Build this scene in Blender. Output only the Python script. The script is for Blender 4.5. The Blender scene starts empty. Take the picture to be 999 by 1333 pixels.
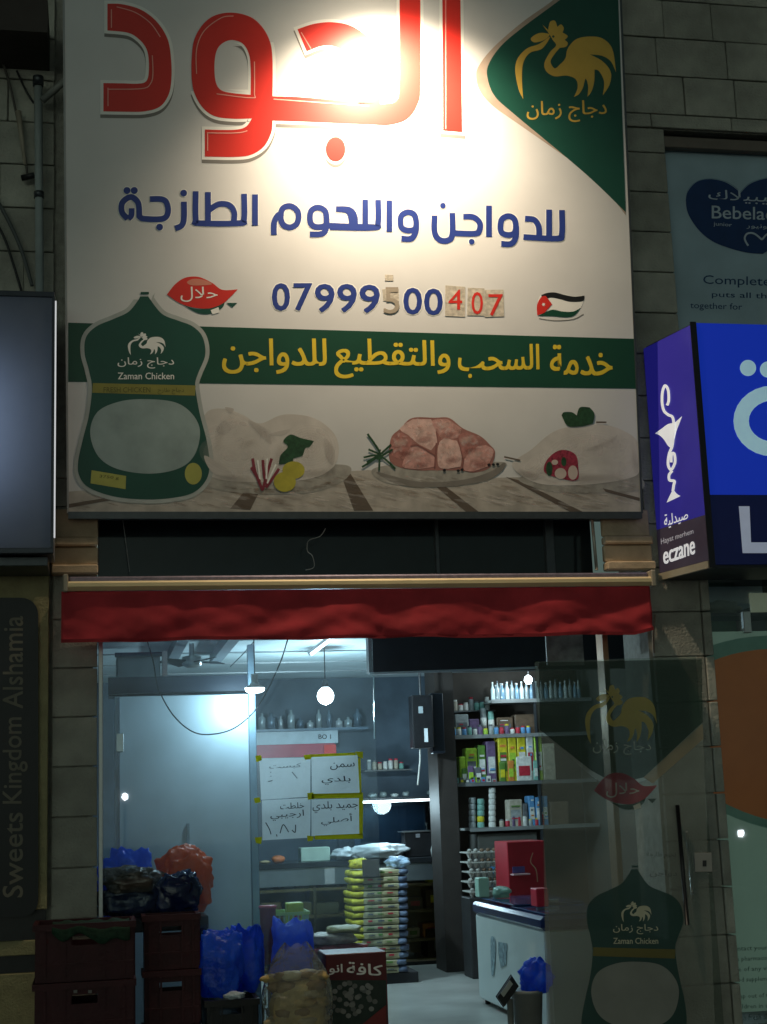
import bpy, bmesh, math, random
from mathutils import Vector, Matrix, noise
from mathutils.geometry import tessellate_polygon

random.seed(7)
SC = bpy.context.scene
COL = SC.collection

# ------------------------------------------------------------------ camera
FPX, CX, CY = 1944.0, 499.5, 666.5
dz = Vector((-372, 9966, -1944)).normalized()
dx = Vector((10000, -5.9, -1944)); dx = (dx - dz * dx.dot(dz)).normalized()
dy = dz.cross(dx)
M3 = Matrix((dx, dy, dz))
CAM = Vector((0.0, -9.2, 1.5))
cd = bpy.data.cameras.new('camera')
cam = bpy.data.objects.new('camera', cd)
COL.objects.link(cam)
cd.sensor_fit = 'VERTICAL'; cd.sensor_height = 36; cd.sensor_width = 36
cd.lens = FPX / 1333 * 36
cd.clip_start = 0.05; cd.clip_end = 500
cam.matrix_world = Matrix.Translation(CAM) @ M3.to_4x4()
SC.camera = cam

# ------------------------------------------------------------------ world, light, exposure
w = bpy.data.worlds.new('World'); SC.world = w; w.use_nodes = True
nt = w.node_tree; nt.nodes.clear()
sky = nt.nodes.new('ShaderNodeTexSky'); sky.sky_type = 'NISHITA'; sky.sun_disc = False
sky.sun_elevation = math.radians(4); sky.sun_rotation = math.radians(200)
hs = nt.nodes.new('ShaderNodeHueSaturation'); hs.inputs['Saturation'].default_value = 0.30
bg = nt.nodes.new('ShaderNodeBackground'); bg.inputs[1].default_value = 0.033
wo = nt.nodes.new('ShaderNodeOutputWorld')
nt.links.new(sky.outputs[0], hs.inputs['Color']); tn = nt.nodes.new('ShaderNodeMix'); tn.data_type = 'RGBA'; tn.blend_type = 'MULTIPLY'; tn.inputs[0].default_value = 1; tn.inputs[7].default_value = (.72, 1, .95, 1); nt.links.new(hs.outputs[0], tn.inputs[6]); nt.links.new(tn.outputs[2], bg.inputs[0]); nt.links.new(bg.outputs[0], wo.inputs[0])
sl = bpy.data.lights.new('sun', 'SUN'); sl.energy = 0.02; sl.angle = math.radians(30); sl.color = (1, .93, .8)
so = bpy.data.objects.new('sun', sl); COL.objects.link(so); so.rotation_euler = (math.radians(50), 0, math.radians(-20)); so.location = (0, -5, 20)
SC.view_settings.view_transform = 'Standard'; SC.view_settings.look = 'None'
SC.view_settings.exposure = 0; SC.view_settings.gamma = 1
try: SC.cycles.max_bounces = 8; SC.cycles.transparent_max_bounces = 48; SC.cycles.sample_clamp_indirect = 3; SC.cycles.use_denoising = True
except Exception: pass

# ------------------------------------------------------------------ helpers
def ray(px, py): return (M3 @ Vector((px - CX, CY - py, -FPX)))
def at(px, py, Y):
    d = ray(px, py); return CAM + d * ((Y - CAM.y) / d.y)
def atz(px, py, z):
    d = ray(px, py); return CAM + d * ((z - CAM.z) / d.z)
class Plane:
    def __init__(s, p, n):
        s.p = Vector(p); s.n = Vector(n).normalized()
        if s.n.dot(CAM - s.p) < 0: s.n = -s.n
    def hit(s, px, py, off=0.0):
        d = ray(px, py); q = s.p + s.n * off
        return CAM + d * ((q - CAM).dot(s.n) / d.dot(s.n))
def YP(Y): return Plane((0, Y, 0), (0, -1, 0))

MATS = {}
def mat(name, col=(.5, .5, .5), rough=.6, metal=0., var=.12, scale=8., bump=0., emit=0., ecol=None, alpha=None, spec=.4, sheen=0., bscale=None, trans=0., coat=0.):
    if name in MATS: return MATS[name]
    m = bpy.data.materials.new(name); m.use_nodes = True; MATS[name] = m
    n = m.node_tree; b = n.nodes['Principled BSDF']
    b.inputs['Roughness'].default_value = rough; b.inputs['Metallic'].default_value = metal
    b.inputs['Specular IOR Level'].default_value = spec
    b.inputs['Coat Weight'].default_value = coat
    tc = n.nodes.new('ShaderNodeTexCoord')
    nz = n.nodes.new('ShaderNodeTexNoise'); nz.inputs['Scale'].default_value = scale; nz.inputs['Detail'].default_value = 5
    n.links.new(tc.outputs['Object'], nz.inputs['Vector'])
    mx = n.nodes.new('ShaderNodeMix'); mx.data_type = 'RGBA'
    mr = n.nodes.new('ShaderNodeMapRange'); mr.inputs[1].default_value = .3; mr.inputs[2].default_value = .7
    n.links.new(nz.outputs[0], mr.inputs[0]); n.links.new(mr.outputs[0], mx.inputs[0])
    mx.inputs[6].default_value = (*[c * (1 - var) for c in col], 1)
    mx.inputs[7].default_value = (*[min(1, c * (1 + var)) for c in col], 1)
    n.links.new(mx.outputs[2], b.inputs['Base Color'])
    if bump:
        bz = n.nodes.new('ShaderNodeTexNoise'); bz.inputs['Scale'].default_value = bscale or scale * 6; bz.inputs['Detail'].default_value = 6
        n.links.new(tc.outputs['Object'], bz.inputs['Vector'])
        bp = n.nodes.new('ShaderNodeBump'); bp.inputs['Strength'].default_value = bump; bp.inputs['Distance'].default_value = .02
        n.links.new(bz.outputs[0], bp.inputs['Height']); n.links.new(bp.outputs[0], b.inputs['Normal'])
    if emit:
        b.inputs['Emission Color'].default_value = (*(ecol or col), 1); b.inputs['Emission Strength'].default_value = emit
    if trans: b.inputs['Transmission Weight'].default_value = trans
    if alpha is not None: b.inputs['Alpha'].default_value = alpha
    return m
def per_object(m, amt=.25, stain=.35):
    """each stone its own tone, with broad weather stains"""
    n = m.node_tree; b = n.nodes['Principled BSDF']; src = b.inputs['Base Color'].links[0].from_socket
    oi = n.nodes.new('ShaderNodeObjectInfo'); g = n.nodes.new('ShaderNodeNewGeometry'); nz = n.nodes.new('ShaderNodeTexNoise'); nz.inputs['Scale'].default_value = 1.7; nz.inputs['Detail'].default_value = 7
    n.links.new(g.outputs['Position'], nz.inputs['Vector'])
    a = n.nodes.new('ShaderNodeMapRange'); a.inputs[3].default_value = 1 - amt; a.inputs[4].default_value = 1 + amt; n.links.new(oi.outputs['Random'], a.inputs[0])
    c = n.nodes.new('ShaderNodeMapRange'); c.inputs[1].default_value = .35; c.inputs[2].default_value = .65; c.inputs[3].default_value = 1 - stain; c.inputs[4].default_value = 1 + stain * .4; n.links.new(nz.outputs[0], c.inputs[0])
    mu = n.nodes.new('ShaderNodeMath'); mu.operation = 'MULTIPLY'; n.links.new(a.outputs[0], mu.inputs[0]); n.links.new(c.outputs[0], mu.inputs[1])
    vm = n.nodes.new('ShaderNodeVectorMath'); vm.operation = 'SCALE'; n.links.new(src, vm.inputs[0]); n.links.new(mu.outputs[0], vm.inputs['Scale']); n.links.new(vm.outputs[0], b.inputs['Base Color'])
def translucent(m, col, f):
    n = m.node_tree; t = n.nodes.new('ShaderNodeBsdfTranslucent'); t.inputs[0].default_value = (*col, 1); x = n.nodes.new('ShaderNodeMixShader'); x.inputs[0].default_value = f
    n.links.new(n.nodes['Principled BSDF'].outputs[0], x.inputs[1]); n.links.new(t.outputs[0], x.inputs[2]); n.links.new(x.outputs[0], n.nodes['Material Output'].inputs[0]); return m
def inside(x, y, P):
    c = False; j = len(P) - 1
    for i in range(len(P)):
        if (P[i][1] > y) != (P[j][1] > y) and x < (P[j][0] - P[i][0]) * (y - P[i][1]) / (P[j][1] - P[i][1]) + P[i][0]: c = not c
        j = i
    return c
def soft(name, plane, z, cx, cy, rx, ry, rot, col, al, off, parent, n=7):
    """airbrushed printed tone: nested thin ink ovals"""
    m = mat('ink_%s_%d' % (name, int(al * 1000)), col, .5, alpha=al, var=.03)
    mb = MB()
    for i in range(n):
        k = 1 - .8 * i / n; mb.add([plane.hit(a, b, off + i * .000012) for a, b in z(ell(cx, cy, rx * k, ry * k, 22, rot))], [tuple(range(22))])
    mb.build(name, m, parent)
def shrink(p, k):
    cx = sum(q[0] for q in p) / len(p); cy = sum(q[1] for q in p) / len(p); return [(cx + (q[0] - cx) * k, cy + (q[1] - cy) * k, *q[2:]) for q in p]
def dabs(name, plane, outline, mats, n, r, off, parent, seed=1, asp=1.6, rot=None):
    """printed mottling of a food photo: small soft-toned dabs kept inside an outline"""
    rd = random.Random(seed); P = smooth_path(outline, True); xs_ = [p[0] for p in P]; ys_ = [p[1] for p in P]
    for mi, m in enumerate(mats):
        mb = MB(); k = 0; tries = 0
        while k < n and tries < n * 20:
            tries += 1; x = rd.uniform(min(xs_), max(xs_)); y = rd.uniform(min(ys_), max(ys_)); q = rd.uniform(.4, 1) * r
            e = ell(x, y, q * asp, q, 9, rd.uniform(0, 180) if rot is None else rot + rd.uniform(-4, 4))
            if all(inside(a, b, P) for a, b in e): mb.add([plane.hit(a, b, off + mi * .00012 + k * .000003) for a, b in e], [tuple(range(9))]); k += 1
        if k: mb.build(name, m, parent)['kind'] = 'stuff'
def glassmat(name, tint=(.9, .95, .95), refl=1.0):
    m = bpy.data.materials.new(name); m.use_nodes = True; MATS[name] = m; n = m.node_tree; n.nodes.clear()
    o = n.nodes.new('ShaderNodeOutputMaterial'); t = n.nodes.new('ShaderNodeBsdfTransparent'); t.inputs[0].default_value = (*tint, 1)
    g = n.nodes.new('ShaderNodeBsdfGlossy'); g.inputs['Roughness'].default_value = .02
    f = n.nodes.new('ShaderNodeFresnel'); f.inputs[0].default_value = 1.45
    mm = n.nodes.new('ShaderNodeMath'); mm.operation = 'MULTIPLY'; mm.inputs[1].default_value = refl
    x = n.nodes.new('ShaderNodeMixShader')
    n.links.new(f.outputs[0], mm.inputs[0]); n.links.new(mm.outputs[0], x.inputs[0]); n.links.new(t.outputs[0], x.inputs[1]); n.links.new(g.outputs[0], x.inputs[2]); n.links.new(x.outputs[0], o.inputs[0])
    return m

def root_loc(p):
    v = Vector((0, 0, 0))
    while p: v += p.location; p = p.parent
    return v
def meta(o, label=None, cat=None, group=None, kind=None):
    if label: o['label'] = label
    if cat: o['category'] = cat
    if group: o['group'] = group
    if kind: o['kind'] = kind
    return o
def thing(name, label, cat, loc=(0, 0, 0), group=None):
    o = bpy.data.objects.new(name, None); COL.objects.link(o); o.location = loc; o.empty_display_size = .1
    return meta(o, label, cat, group)
def mk(name, verts, faces, m=None, parent=None, smooth=False, mats=None, midx=None, bevel=0.):
    """one mesh object from world-space vertices; a top-level mesh gets its origin at its base"""
    vs = [Vector(v) for v in verts]
    if parent: base = root_loc(parent)
    else:
        base = Vector((sum(v.x for v in vs) / len(vs), sum(v.y for v in vs) / len(vs), min(v.z for v in vs)))
    me = bpy.data.meshes.new(name); me.from_pydata([v - base for v in vs], [], faces)
    for q in (mats or [m]): me.materials.append(q)
    if midx:
        for p, i in zip(me.polygons, midx): p.material_index = i
    if smooth: me.polygons.foreach_set('use_smooth', [True] * len(me.polygons))
    if bevel:
        bm = bmesh.new(); bm.from_mesh(me)
        bmesh.ops.bevel(bm, geom=bm.edges[:], offset=bevel, segments=1, affect='EDGES'); bm.to_mesh(me); bm.free()
    me.update()
    o = bpy.data.objects.new(name, me); COL.objects.link(o)
    if parent: o.parent = parent
    else: o.location = base
    return o
BF = [(0, 3, 2, 1), (4, 5, 6, 7), (0, 1, 5, 4), (1, 2, 6, 5), (2, 3, 7, 6), (3, 0, 4, 7)]
def bverts(x0, x1, y0, y1, z0, z1):
    return [(x0, y0, z0), (x1, y0, z0), (x1, y1, z0), (x0, y1, z0), (x0, y0, z1), (x1, y0, z1), (x1, y1, z1), (x0, y1, z1)]
def box(name, x0, x1, y0, y1, z0, z1, m, parent=None, bevel=0., **k):
    return mk(name, bverts(x0, x1, y0, y1, z0, z1), BF, m, parent, bevel=bevel, **k)
class MB:
    def __init__(s): s.v = []; s.f = []; s.mi = []
    def add(s, v, f, mi=0):
        n = len(s.v); s.v += [tuple(q) for q in v]; s.f += [tuple(i + n for i in q) for q in f]; s.mi += [mi] * len(f)
    def box(s, *a, mi=0): s.add(bverts(*a), BF, mi)
    def tube(s, pts, r, n=8, mi=0, r2=None):
        pts = [Vector(p) for p in pts]; vs = []; fs = []
        for i, p in enumerate(pts):
            t = (pts[min(i + 1, len(pts) - 1)] - pts[max(i - 1, 0)]).normalized()
            u = t.cross(Vector((0, 0, 1)) if abs(t.z) < .9 else Vector((1, 0, 0))).normalized(); v = t.cross(u)
            rr = r if r2 is None else r + (r2 - r) * i / (len(pts) - 1)
            for k in range(n):
                a = 2 * math.pi * k / n; vs.append(p + (u * math.cos(a) + v * math.sin(a)) * rr)
        for i in range(len(pts) - 1):
            for k in range(n):
                fs.append((i * n + k, i * n + (k + 1) % n, (i + 1) * n + (k + 1) % n, (i + 1) * n + k))
        fs.append(tuple(range(n))); fs.append(tuple(range((len(pts) - 1) * n, len(pts) * n))[::-1]); s.add(vs, fs, mi)
    def lathe(s, c, prof, n=14, mi=0):
        c = Vector(c); vs = []; fs = []
        for r, z in prof:
            for k in range(n):
                a = 2 * math.pi * k / n; vs.append(c + Vector((r * math.cos(a), r * math.sin(a), z)))
        for i in range(len(prof) - 1):
            for k in range(n):
                fs.append((i * n + k, i * n + (k + 1) % n, (i + 1) * n + (k + 1) % n, (i + 1) * n + k))
        fs.append(tuple(range(n))[::-1]); fs.append(tuple(range((len(prof) - 1) * n, len(prof) * n))); s.add(vs, fs, mi)
    def build(s, name, m, parent=None, smooth=False, **k):
        if isinstance(m, (list, tuple)): return mk(name, s.v, s.f, None, parent, smooth, mats=list(m), midx=s.mi, **k)
        return mk(name, s.v, s.f, m, parent, smooth, **k)
def smooth_path(pts, closed=False, n=8):
    """Catmull-Rom through (x,y); a third element 1 marks a corner"""
    P = [Vector((p[0], p[1])) for p in pts]; K = [len(p) > 2 and p[2] == 1 for p in pts]; out = []; N = len(P)
    for i in range(N if closed else N - 1):
        j = (i + 1) % N; p1, p2 = P[i], P[j]
        p0 = p1 if (K[i] or (not closed and i == 0)) else P[i - 1]
        p3 = p2 if (K[j] or (not closed and j == N - 1)) else P[(j + 1) % N]
        if K[i] and K[j]: out.append(p1); continue
        for k in range(n):
            t = k / n
            out.append(.5 * ((2 * p1) + (p2 - p0) * t + (2 * p0 - 5 * p1 + 4 * p2 - p3) * t * t + (3 * p1 - p0 - 3 * p2 + p3) * t ** 3))
    if not closed: out.append(P[-1])
    return [(v.x, v.y) for v in out]
def xf(pts, s, ox, oy, sy=None): return [(ox + p[0] / s, oy + p[1] / (sy or s), *p[2:]) for p in pts]
def remap(pts, src, dst):
    return [(dst[0] + (p[0] - src[0]) / (src[2] - src[0]) * (dst[2] - dst[0]), dst[1] + (p[1] - src[1]) / (src[3] - src[1]) * (dst[3] - dst[1]), *p[2:]) for p in pts]
def polys(name, plane, plist, m, off, parent, smoothp=True, step=.00008, split=False):
    if split:
        return [polys(name, plane, [q], m, off + i * step, parent, smoothp) for i, q in enumerate(plist)][-1]
    """flat printed shapes on a plane. each item is an outline or [outline, hole, ...]"""
    mb = MB(); k = 0
    for it in plist:
        loops = it if isinstance(it[0], list) else [it]
        if smoothp: loops = [smooth_path(l, True) for l in loops]
        flat = [p for l in loops for p in l]
        tri = tessellate_polygon([[Vector((p[0], p[1], 0)) for p in l] for l in loops])
        mb.add([plane.hit(p[0], p[1], off + k * step) for p in flat], [t for t in tri]); k += 1
    return mb.build(name, m, parent)
def ell(cx, cy, rx, ry, n=28, rot=0, a0=0, a1=360):
    o = []
    for i in range(n):
        a = math.radians(a0 + (a1 - a0) * i / n); x, y = rx * math.cos(a), ry * math.sin(a); c, s = math.cos(math.radians(rot)), math.sin(math.radians(rot))
        o.append((cx + x * c - y * s, cy + x * s + y * c))
    return o
def strokes(name, plane, lst, width, m, off, parent, dots=(), step=.00005, n=6, split=False):
    if split:
        return [strokes(name, plane, [q], width, m, off + i * step, parent, (), step, n) for i, q in enumerate(lst)][-1]
    """pen strokes of constant width printed on a plane"""
    mb = MB(); k = 0
    for st in lst:
        wd = width; closed = False
        if isinstance(st, dict): wd = st.get('w', width); closed = st.get('closed', False); st = st['p']
        p = [Vector(q) for q in smooth_path(st, closed, n)]
        q = [p[0]]
        for v in p[1:]:
            if (v - q[-1]).length > .05: q.append(v)
        p = q
        if closed: p.append(p[0])
        L = []; R = []
        for i, v in enumerate(p):
            a = p[i - 1] if i > 0 else (p[-2] if closed else p[0]); b = p[i + 1] if i < len(p) - 1 else (p[1] if closed else p[-1])
            d1 = (v - a).normalized() if (v - a).length else (b - v).normalized(); d2 = (b - v).normalized() if (b - v).length else d1
            nn = Vector((-(d1.y + d2.y), d1.x + d2.x))
            nn = nn.normalized() if nn.length > .01 else Vector((-d1.y, d1.x))
            sc = min(1.6, 1 / max(.4, nn.dot(Vector((-d1.y, d1.x)))))
            L.append(v + nn * wd / 2 * sc); R.append(v - nn * wd / 2 * sc)
        pts = [plane.hit(v.x, v.y, off + k * step) for v in L + R]; N = len(p)
        mb.add(pts, [(i, i + 1, N + i + 1, N + i) for i in range(N - 1)]); k += 1
    for d in dots:
        e = ell(d[0], d[1], d[2], d[2], 16); mb.add([plane.hit(x, y, off + k * step) for x, y in e], [tuple(range(16))]); k += 1
    return mb.build(name, m, parent)
# Arabic: join the letters by their presentation forms, written out in visual order
_F = {'\u0627': (0xFE8D, 2), '\u0628': (0xFE8F, 4), '\u0629': (0xFE93, 2), '\u062A': (0xFE95, 4), '\u062B': (0xFE99, 4), '\u062C': (0xFE9D, 4), '\u062D': (0xFEA1, 4), '\u062E': (0xFEA5, 4), '\u062F': (0xFEA9, 2), '\u0631': (0xFEAD, 2), '\u0632': (0xFEAF, 2), '\u0633': (0xFEB1, 4), '\u0634': (0xFEB5, 4), '\u0635': (0xFEB9, 4), '\u0637': (0xFEC1, 4), '\u0639': (0xFEC9, 4), '\u0641': (0xFED1, 4), '\u0642': (0xFED5, 4), '\u0643': (0xFED9, 4), '\u0644': (0xFEDD, 4), '\u0645': (0xFEE1, 4), '\u0646': (0xFEE5, 4), '\u0647': (0xFEE9, 4), '\u0648': (0xFEED, 2), '\u064A': (0xFEF1, 4), '\u0623': (0xFE83, 2)}
def ar(s):
    out = []; i = 0
    while i < len(s):
        c = s[i]
        if c not in _F: out.append(c); i += 1; continue
        prev = i > 0 and s[i - 1] in _F and _F[s[i - 1]][1] == 4
        if c == '\u0644' and i + 1 < len(s) and s[i + 1] == '\u0627':
            out.append(chr(0xFEFC if prev else 0xFEFB)); i += 2; continue
        nxt = i + 1 < len(s) and s[i + 1] in _F and _F[c][1] == 4
        b = _F[c][0]; out.append(chr(b + (3 if prev and nxt else 2 if nxt else 1 if prev else 0))); i += 1
    return ''.join(reversed(out))
def text(name, plane, s, quad, m, off, parent, bold=0., res=3, rot=0, label=None):
    """s printed to fill quad = 4 photo points TL,TR,BR,BL (ink box)"""
    c = bpy.data.curves.new('t', 'FONT'); c.body = s; c.resolution_u = res
    o = bpy.data.objects.new('t', c); COL.objects.link(o)
    dg = bpy.context.evaluated_depsgraph_get(); me = bpy.data.meshes.new_from_object(o.evaluated_get(dg))
    bpy.data.objects.remove(o); bpy.data.curves.remove(c)
    vs = [v.co.copy() for v in me.vertices]; fs = [tuple(p.vertices) for p in me.polygons]; bpy.data.meshes.remove(me)
    x0, x1 = min(v.x for v in vs), max(v.x for v in vs); y0, y1 = min(v.y for v in vs), max(v.y for v in vs)
    if len(quad) == 2: (a, b), (cc, d) = quad; quad = [(a, b), (cc, b), (cc, d), (a, d)]
    TL, TR, BR, BL = [Vector(q) for q in quad]; out = []
    for v in vs:
        u = (v.x - x0) / (x1 - x0); t = (y1 - v.y) / (y1 - y0)
        p = TL * (1 - u) * (1 - t) + TR * u * (1 - t) + BR * u * t + BL * (1 - u) * t
        out.append((p.x, p.y))
    hgt = ((BL - TL).length + (BR - TR).length) / 2 / max(.2, (y1 - y0))   # photo pixels per em
    sh_ = [(0, 0)] if not bold else [(bold * a, bold * b) for a, b in ((0, 0), (.7, .4), (-.7, -.4), (.7, -.4), (-.7, .4))]
    V = []; Fc = []
    for i, (a, b) in enumerate(sh_):
        n0 = len(V); V += [plane.hit(x + a * hgt, y + b * hgt, off + i * .00005) for x, y in out]; Fc += [tuple(k + n0 for k in f) for f in fs]
    ob = mk(name, V, Fc, m, parent)
    if label: ob['label'] = label
    return ob
def slab(name, plane, quad, m, parent, t=.01, off=0., **k):
    """a real board whose front face fills four photo points on a plane"""
    f = [plane.hit(x, y, off) for x, y in quad]; b = [p - plane.n * t for p in f]
    return mk(name, b + f, [(0, 3, 2, 1)[::-1], (4, 5, 6, 7), (0, 1, 5, 4), (1, 2, 6, 5), (2, 3, 7, 6), (3, 0, 4, 7)], m, parent, **k)
ORD = ['first', 'second', 'third', 'fourth', 'fifth', 'sixth', 'seventh', 'eighth', 'ninth', 'tenth', 'eleventh', 'twelfth', 'thirteenth', 'fourteenth', 'fifteenth', 'sixteenth', 'seventeenth', 'eighteenth', 'nineteenth', 'twentieth', 'twenty-first', 'twenty-second', 'twenty-third', 'twenty-fourth']
def bagmesh(c, sx, sy, sz, seed, amp=.12, p=2.6, n=26, base=True):
    """crumpled plastic bag surface: superellipsoid with folded noise"""
    vs = []; fs = []; m = n * 2; c = Vector(c)
    sp = lambda v, e: math.copysign(abs(v) ** e, v)
    for i in range(n + 1):
        th = math.pi * i / n - math.pi / 2
        for j in range(m):
            ph = 2 * math.pi * j / m
            x = sp(math.cos(th), 2 / p) * sp(math.cos(ph), 2 / p); y = sp(math.cos(th), 2 / p) * sp(math.sin(ph), 2 / p); z = sp(math.sin(th), 2 / p)
            v = Vector((x, y, z)); q = v * 1.7 + Vector((seed * 3.1, seed, 0))
            d = 1 + amp * noise.noise(q) * 1.3 - amp * .4 * abs(noise.noise(q * 2.1)) - amp * .2 * abs(noise.noise(q * 6.0)) + amp * .1
            vo = noise.voronoi(q * 1.9)[0]; d += amp * .75 * (vo[1] - vo[0]) - amp * .25
            vs.append(c + Vector((v.x * d * sx, v.y * d * sy, max(-1, v.z * d) * sz if base else v.z * d * sz)))
    for i in range(n):
        for j in range(m): fs.append((i * m + j, i * m + (j + 1) % m, (i + 1) * m + (j + 1) % m, (i + 1) * m + j))
    return vs, fs
# ------------------------------------------------------------------ materials
STONE = mat('limestone', (.38, .37, .32), .85, var=.22, scale=5, bump=.5, bscale=60)
STONE2 = mat('limestone_lit', (.46, .45, .39), .85, var=.2, scale=4, bump=.5, bscale=50)  # paler limestone copy: stronger light on these stones is put into the colour
YSTONE = mat('yellow_stone', (.34, .30, .16), .8, var=.2, scale=9, bump=.4, bscale=80)
MORTAR = mat('mortar', (.33, .32, .28), .95, var=.2, scale=20, bump=.3)
per_object(STONE, .09, .25); per_object(STONE2, .09, .3)
ALU = mat('brushed_aluminium', (.45, .47, .48), .35, .9, var=.06, scale=30)
ALUD = mat('dark_aluminium', (.09, .10, .11), .4, .7, var=.1, scale=20)
BLACK = mat('black_plastic', (.015, .015, .017), .35, var=.2, scale=20)
DARKGL = mat('dark_glass', (.012, .018, .022), .08, var=.1, spec=.5)
STEEL = mat('stainless_steel', (.55, .58, .60), .28, 1., var=.05, scale=40)
WHITE = mat('white_print', (.67, .67, .68), .45, var=.04, scale=3)
GREEN = mat('dark_green_print', (.012, .075, .055), .4, var=.08, scale=4)
BANDG = mat('green_band_print', (.008, .062, .036), .4, var=.08, scale=4)
RED = mat('red_print', (.62, .030, .022), .4, var=.05, scale=4)
BLUE = mat('blue_print', (.022, .045, .24), .4, var=.05, scale=4)
GOLD = mat('gold_print', (.58, .38, .07), .4, var=.08, scale=6)
YEL = mat('yellow_print', (.75, .55, .04), .4, var=.05, scale=6)
WPR = mat('white_ink', (.85, .85, .83), .45, var=.03)
SHAD = mat('grey_ink', (.20, .19, .18), .5, var=.05)
GLASS = glassmat('clear_glass', (.93, .96, .96), .8)

# ------------------------------------------------------------------ ground and stone front
mk('pavement', [(-60, -60, 0), (60, -60, 0), (60, .3, 0), (-60, .3, 0)], [(0, 1, 2, 3)], mat('paving', (.16, .155, .14), .8, var=.3, scale=3, bump=.3))['kind'] = 'structure'
fl = mk('shop_floor', bverts(.0, 4.6, .3, 7.0, -.1, .012), BF, mat('floor_tiles', (.36, .37, .34), .28, var=.22, scale=2.2, bump=.05)); fl['kind'] = 'structure'

front = thing('stone_building', 'stone clad shop building with pale limestone blocks around the butcher shop', 'building', (1.8, 0, 0))
CO = .034
for nm, a in {'wall': (-3.2, .0, CO, .5, 0, 9.0)}.items(): box(nm, *a, MORTAR, front)
box('wall', .0, 3.56, CO + .02, .5, 3.36, 9.0, MORTAR, front)
box('wall', 3.56, 3.93, CO, .5, 0, 9.0, MORTAR, front)
box('wall', 3.93, 9.0, CO, .5, 6.08, 9.0, MORTAR, front)
Z0 = 2.368; CH = .2935
def course(k): return Z0 + CH * k
_cache = {}
def stones(x0, x1, z0, z1, m, seed=1, wr=(.36, .62), y=0.0, gap=.005):
    rnd = random.Random(seed); k = math.floor((z0 - Z0) / CH)
    while course(k) < z1 - .01:
        a, b = max(course(k), z0), min(course(k + 1), z1)
        if b - a > .03:
            x = x0
            while x < x1 - .01:
                wd = rnd.uniform(*wr) if x > x0 or k % 2 else rnd.uniform(*wr) * .55
                e = min(x + wd, x1)
                if x1 - e < .14: e = x1
                yy = y + rnd.uniform(-.003, .004)
                key = (round(e - x, 2), round(b - a, 2), m.name)
                if key not in _cache:
                    W, H = key[:2]
                    bm = bmesh.new(); bm.from_mesh(_tmp(W - gap, H - gap, .035))
                    bmesh.ops.bevel(bm, geom=bm.edges[:], offset=.004, segments=1, affect='EDGES')
                    me = bpy.data.meshes.new('stone'); bm.to_mesh(me); bm.free(); _cache[key] = me
                me = _cache[key]
                if not me.materials: me.materials.append(m)
                o = bpy.data.objects.new('stone', me); COL.objects.link(o); o.parent = front
                o.location = Vector(((x + e) / 2, yy + .0175, (a + b) / 2)) - front.location
                x = e
        k += 1
def _tmp(W, H, D):
    me = bpy.data.meshes.new('t'); me.from_pydata(bverts(-W / 2, W / 2, -D / 2, D / 2, -H / 2, H / 2), [], BF); return me
stones(-1.3, -.245, 3.22, 7.6, STONE2, 3)
stones(-.245, .028, .0, 3.36, STONE, 5, wr=(.5, .6))
stones(3.58, 3.93, 0, 6.07, STONE, 7, wr=(.5, .6))
stones(3.58, 5.4, 6.08, 7.6, STONE, 11)
stones(-.24, .03, 3.36, 3.66, STONE, 12, wr=(.5, .6))
# reveal edge of the right pillar, in the paler stone that stands in for light
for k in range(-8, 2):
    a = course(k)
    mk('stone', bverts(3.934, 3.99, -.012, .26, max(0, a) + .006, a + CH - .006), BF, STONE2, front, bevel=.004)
# moulded stone caps beside the recess over the awning
for (x0, x1) in ((-.25, .03), (3.27, 3.60)):
    for (z0, z1, y0) in ((2.93, 2.985, -.10), (2.99, 3.10, -.045), (3.105, 3.155, -.08), (3.16, 3.34, -.03)):
        mk('cap_stone', bverts(x0, x1, y0, .0, z0, z1), BF, mat('cap_lit_stone', (.50, .38, .25), .8, var=.2, scale=6, bump=.3), front, bevel=.008)  # warm floodlight on the caps is worked into the stone colour
# neighbour's yellow stone pier on the left
pier = thing('yellow_stone_pier', 'yellowish stone pier at the far left below the unlit grey lightbox', 'pier', (-.7, -.03, 0))
for z0, z1 in ((0, .62), (.72, .80), (.97, 3.05)):
    box('pier_stone', -1.7, -.262, -.06, .03, z0, z1, YSTONE, pier, bevel=.004)
box('pier_slot', -1.7, -.27, .0, .03, .5, 1.0, BLACK, pier)

# ------------------------------------------------------------------ frame of the shop opening, dark transom recess
ap = thing('storefront', 'aluminium shop front frame with dark transom glass above the red awning', 'window frame', (1.65, .1, 0))
box('jamb', .032, .058, -.01, .07, 0, 2.86, ALU, ap, bevel=.003)
box('jamb', 3.225, 3.262, -.03, .10, 0, 2.86, mat('orange_lit_frame', (.30, .19, .11), .4, .4, scale=20), ap, bevel=.004)  # orange light on this jamb is put into its colour
box('head_rail', .058, 3.225, .02, .10, 2.84, 2.90, ALUD, ap, bevel=.004)
for x0, x1 in ((.035, 2.20), (2.215, 2.95), (3.0, 3.27)):
    box('transom_pane', x0, x1, .20, .212, 2.90, 3.40, DARKGL, ap)
box('transom_backing', .03, 3.28, .24, .26, 2.88, 3.42, BLACK, ap)
for x0, x1 in ((2.195, 2.22), (2.945, 3.005)):
    box('mullion', x0, x1, .17, .215, 2.90, 3.40, ALUD, ap, bevel=.003)
mb = MB(); mb.tube([at(771, 676, .02), at(777, 742, -.02)], .011); mb.build('awning_stay', mat('stay', (.5, .45, .38), .4, .6), ap, True)
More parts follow.
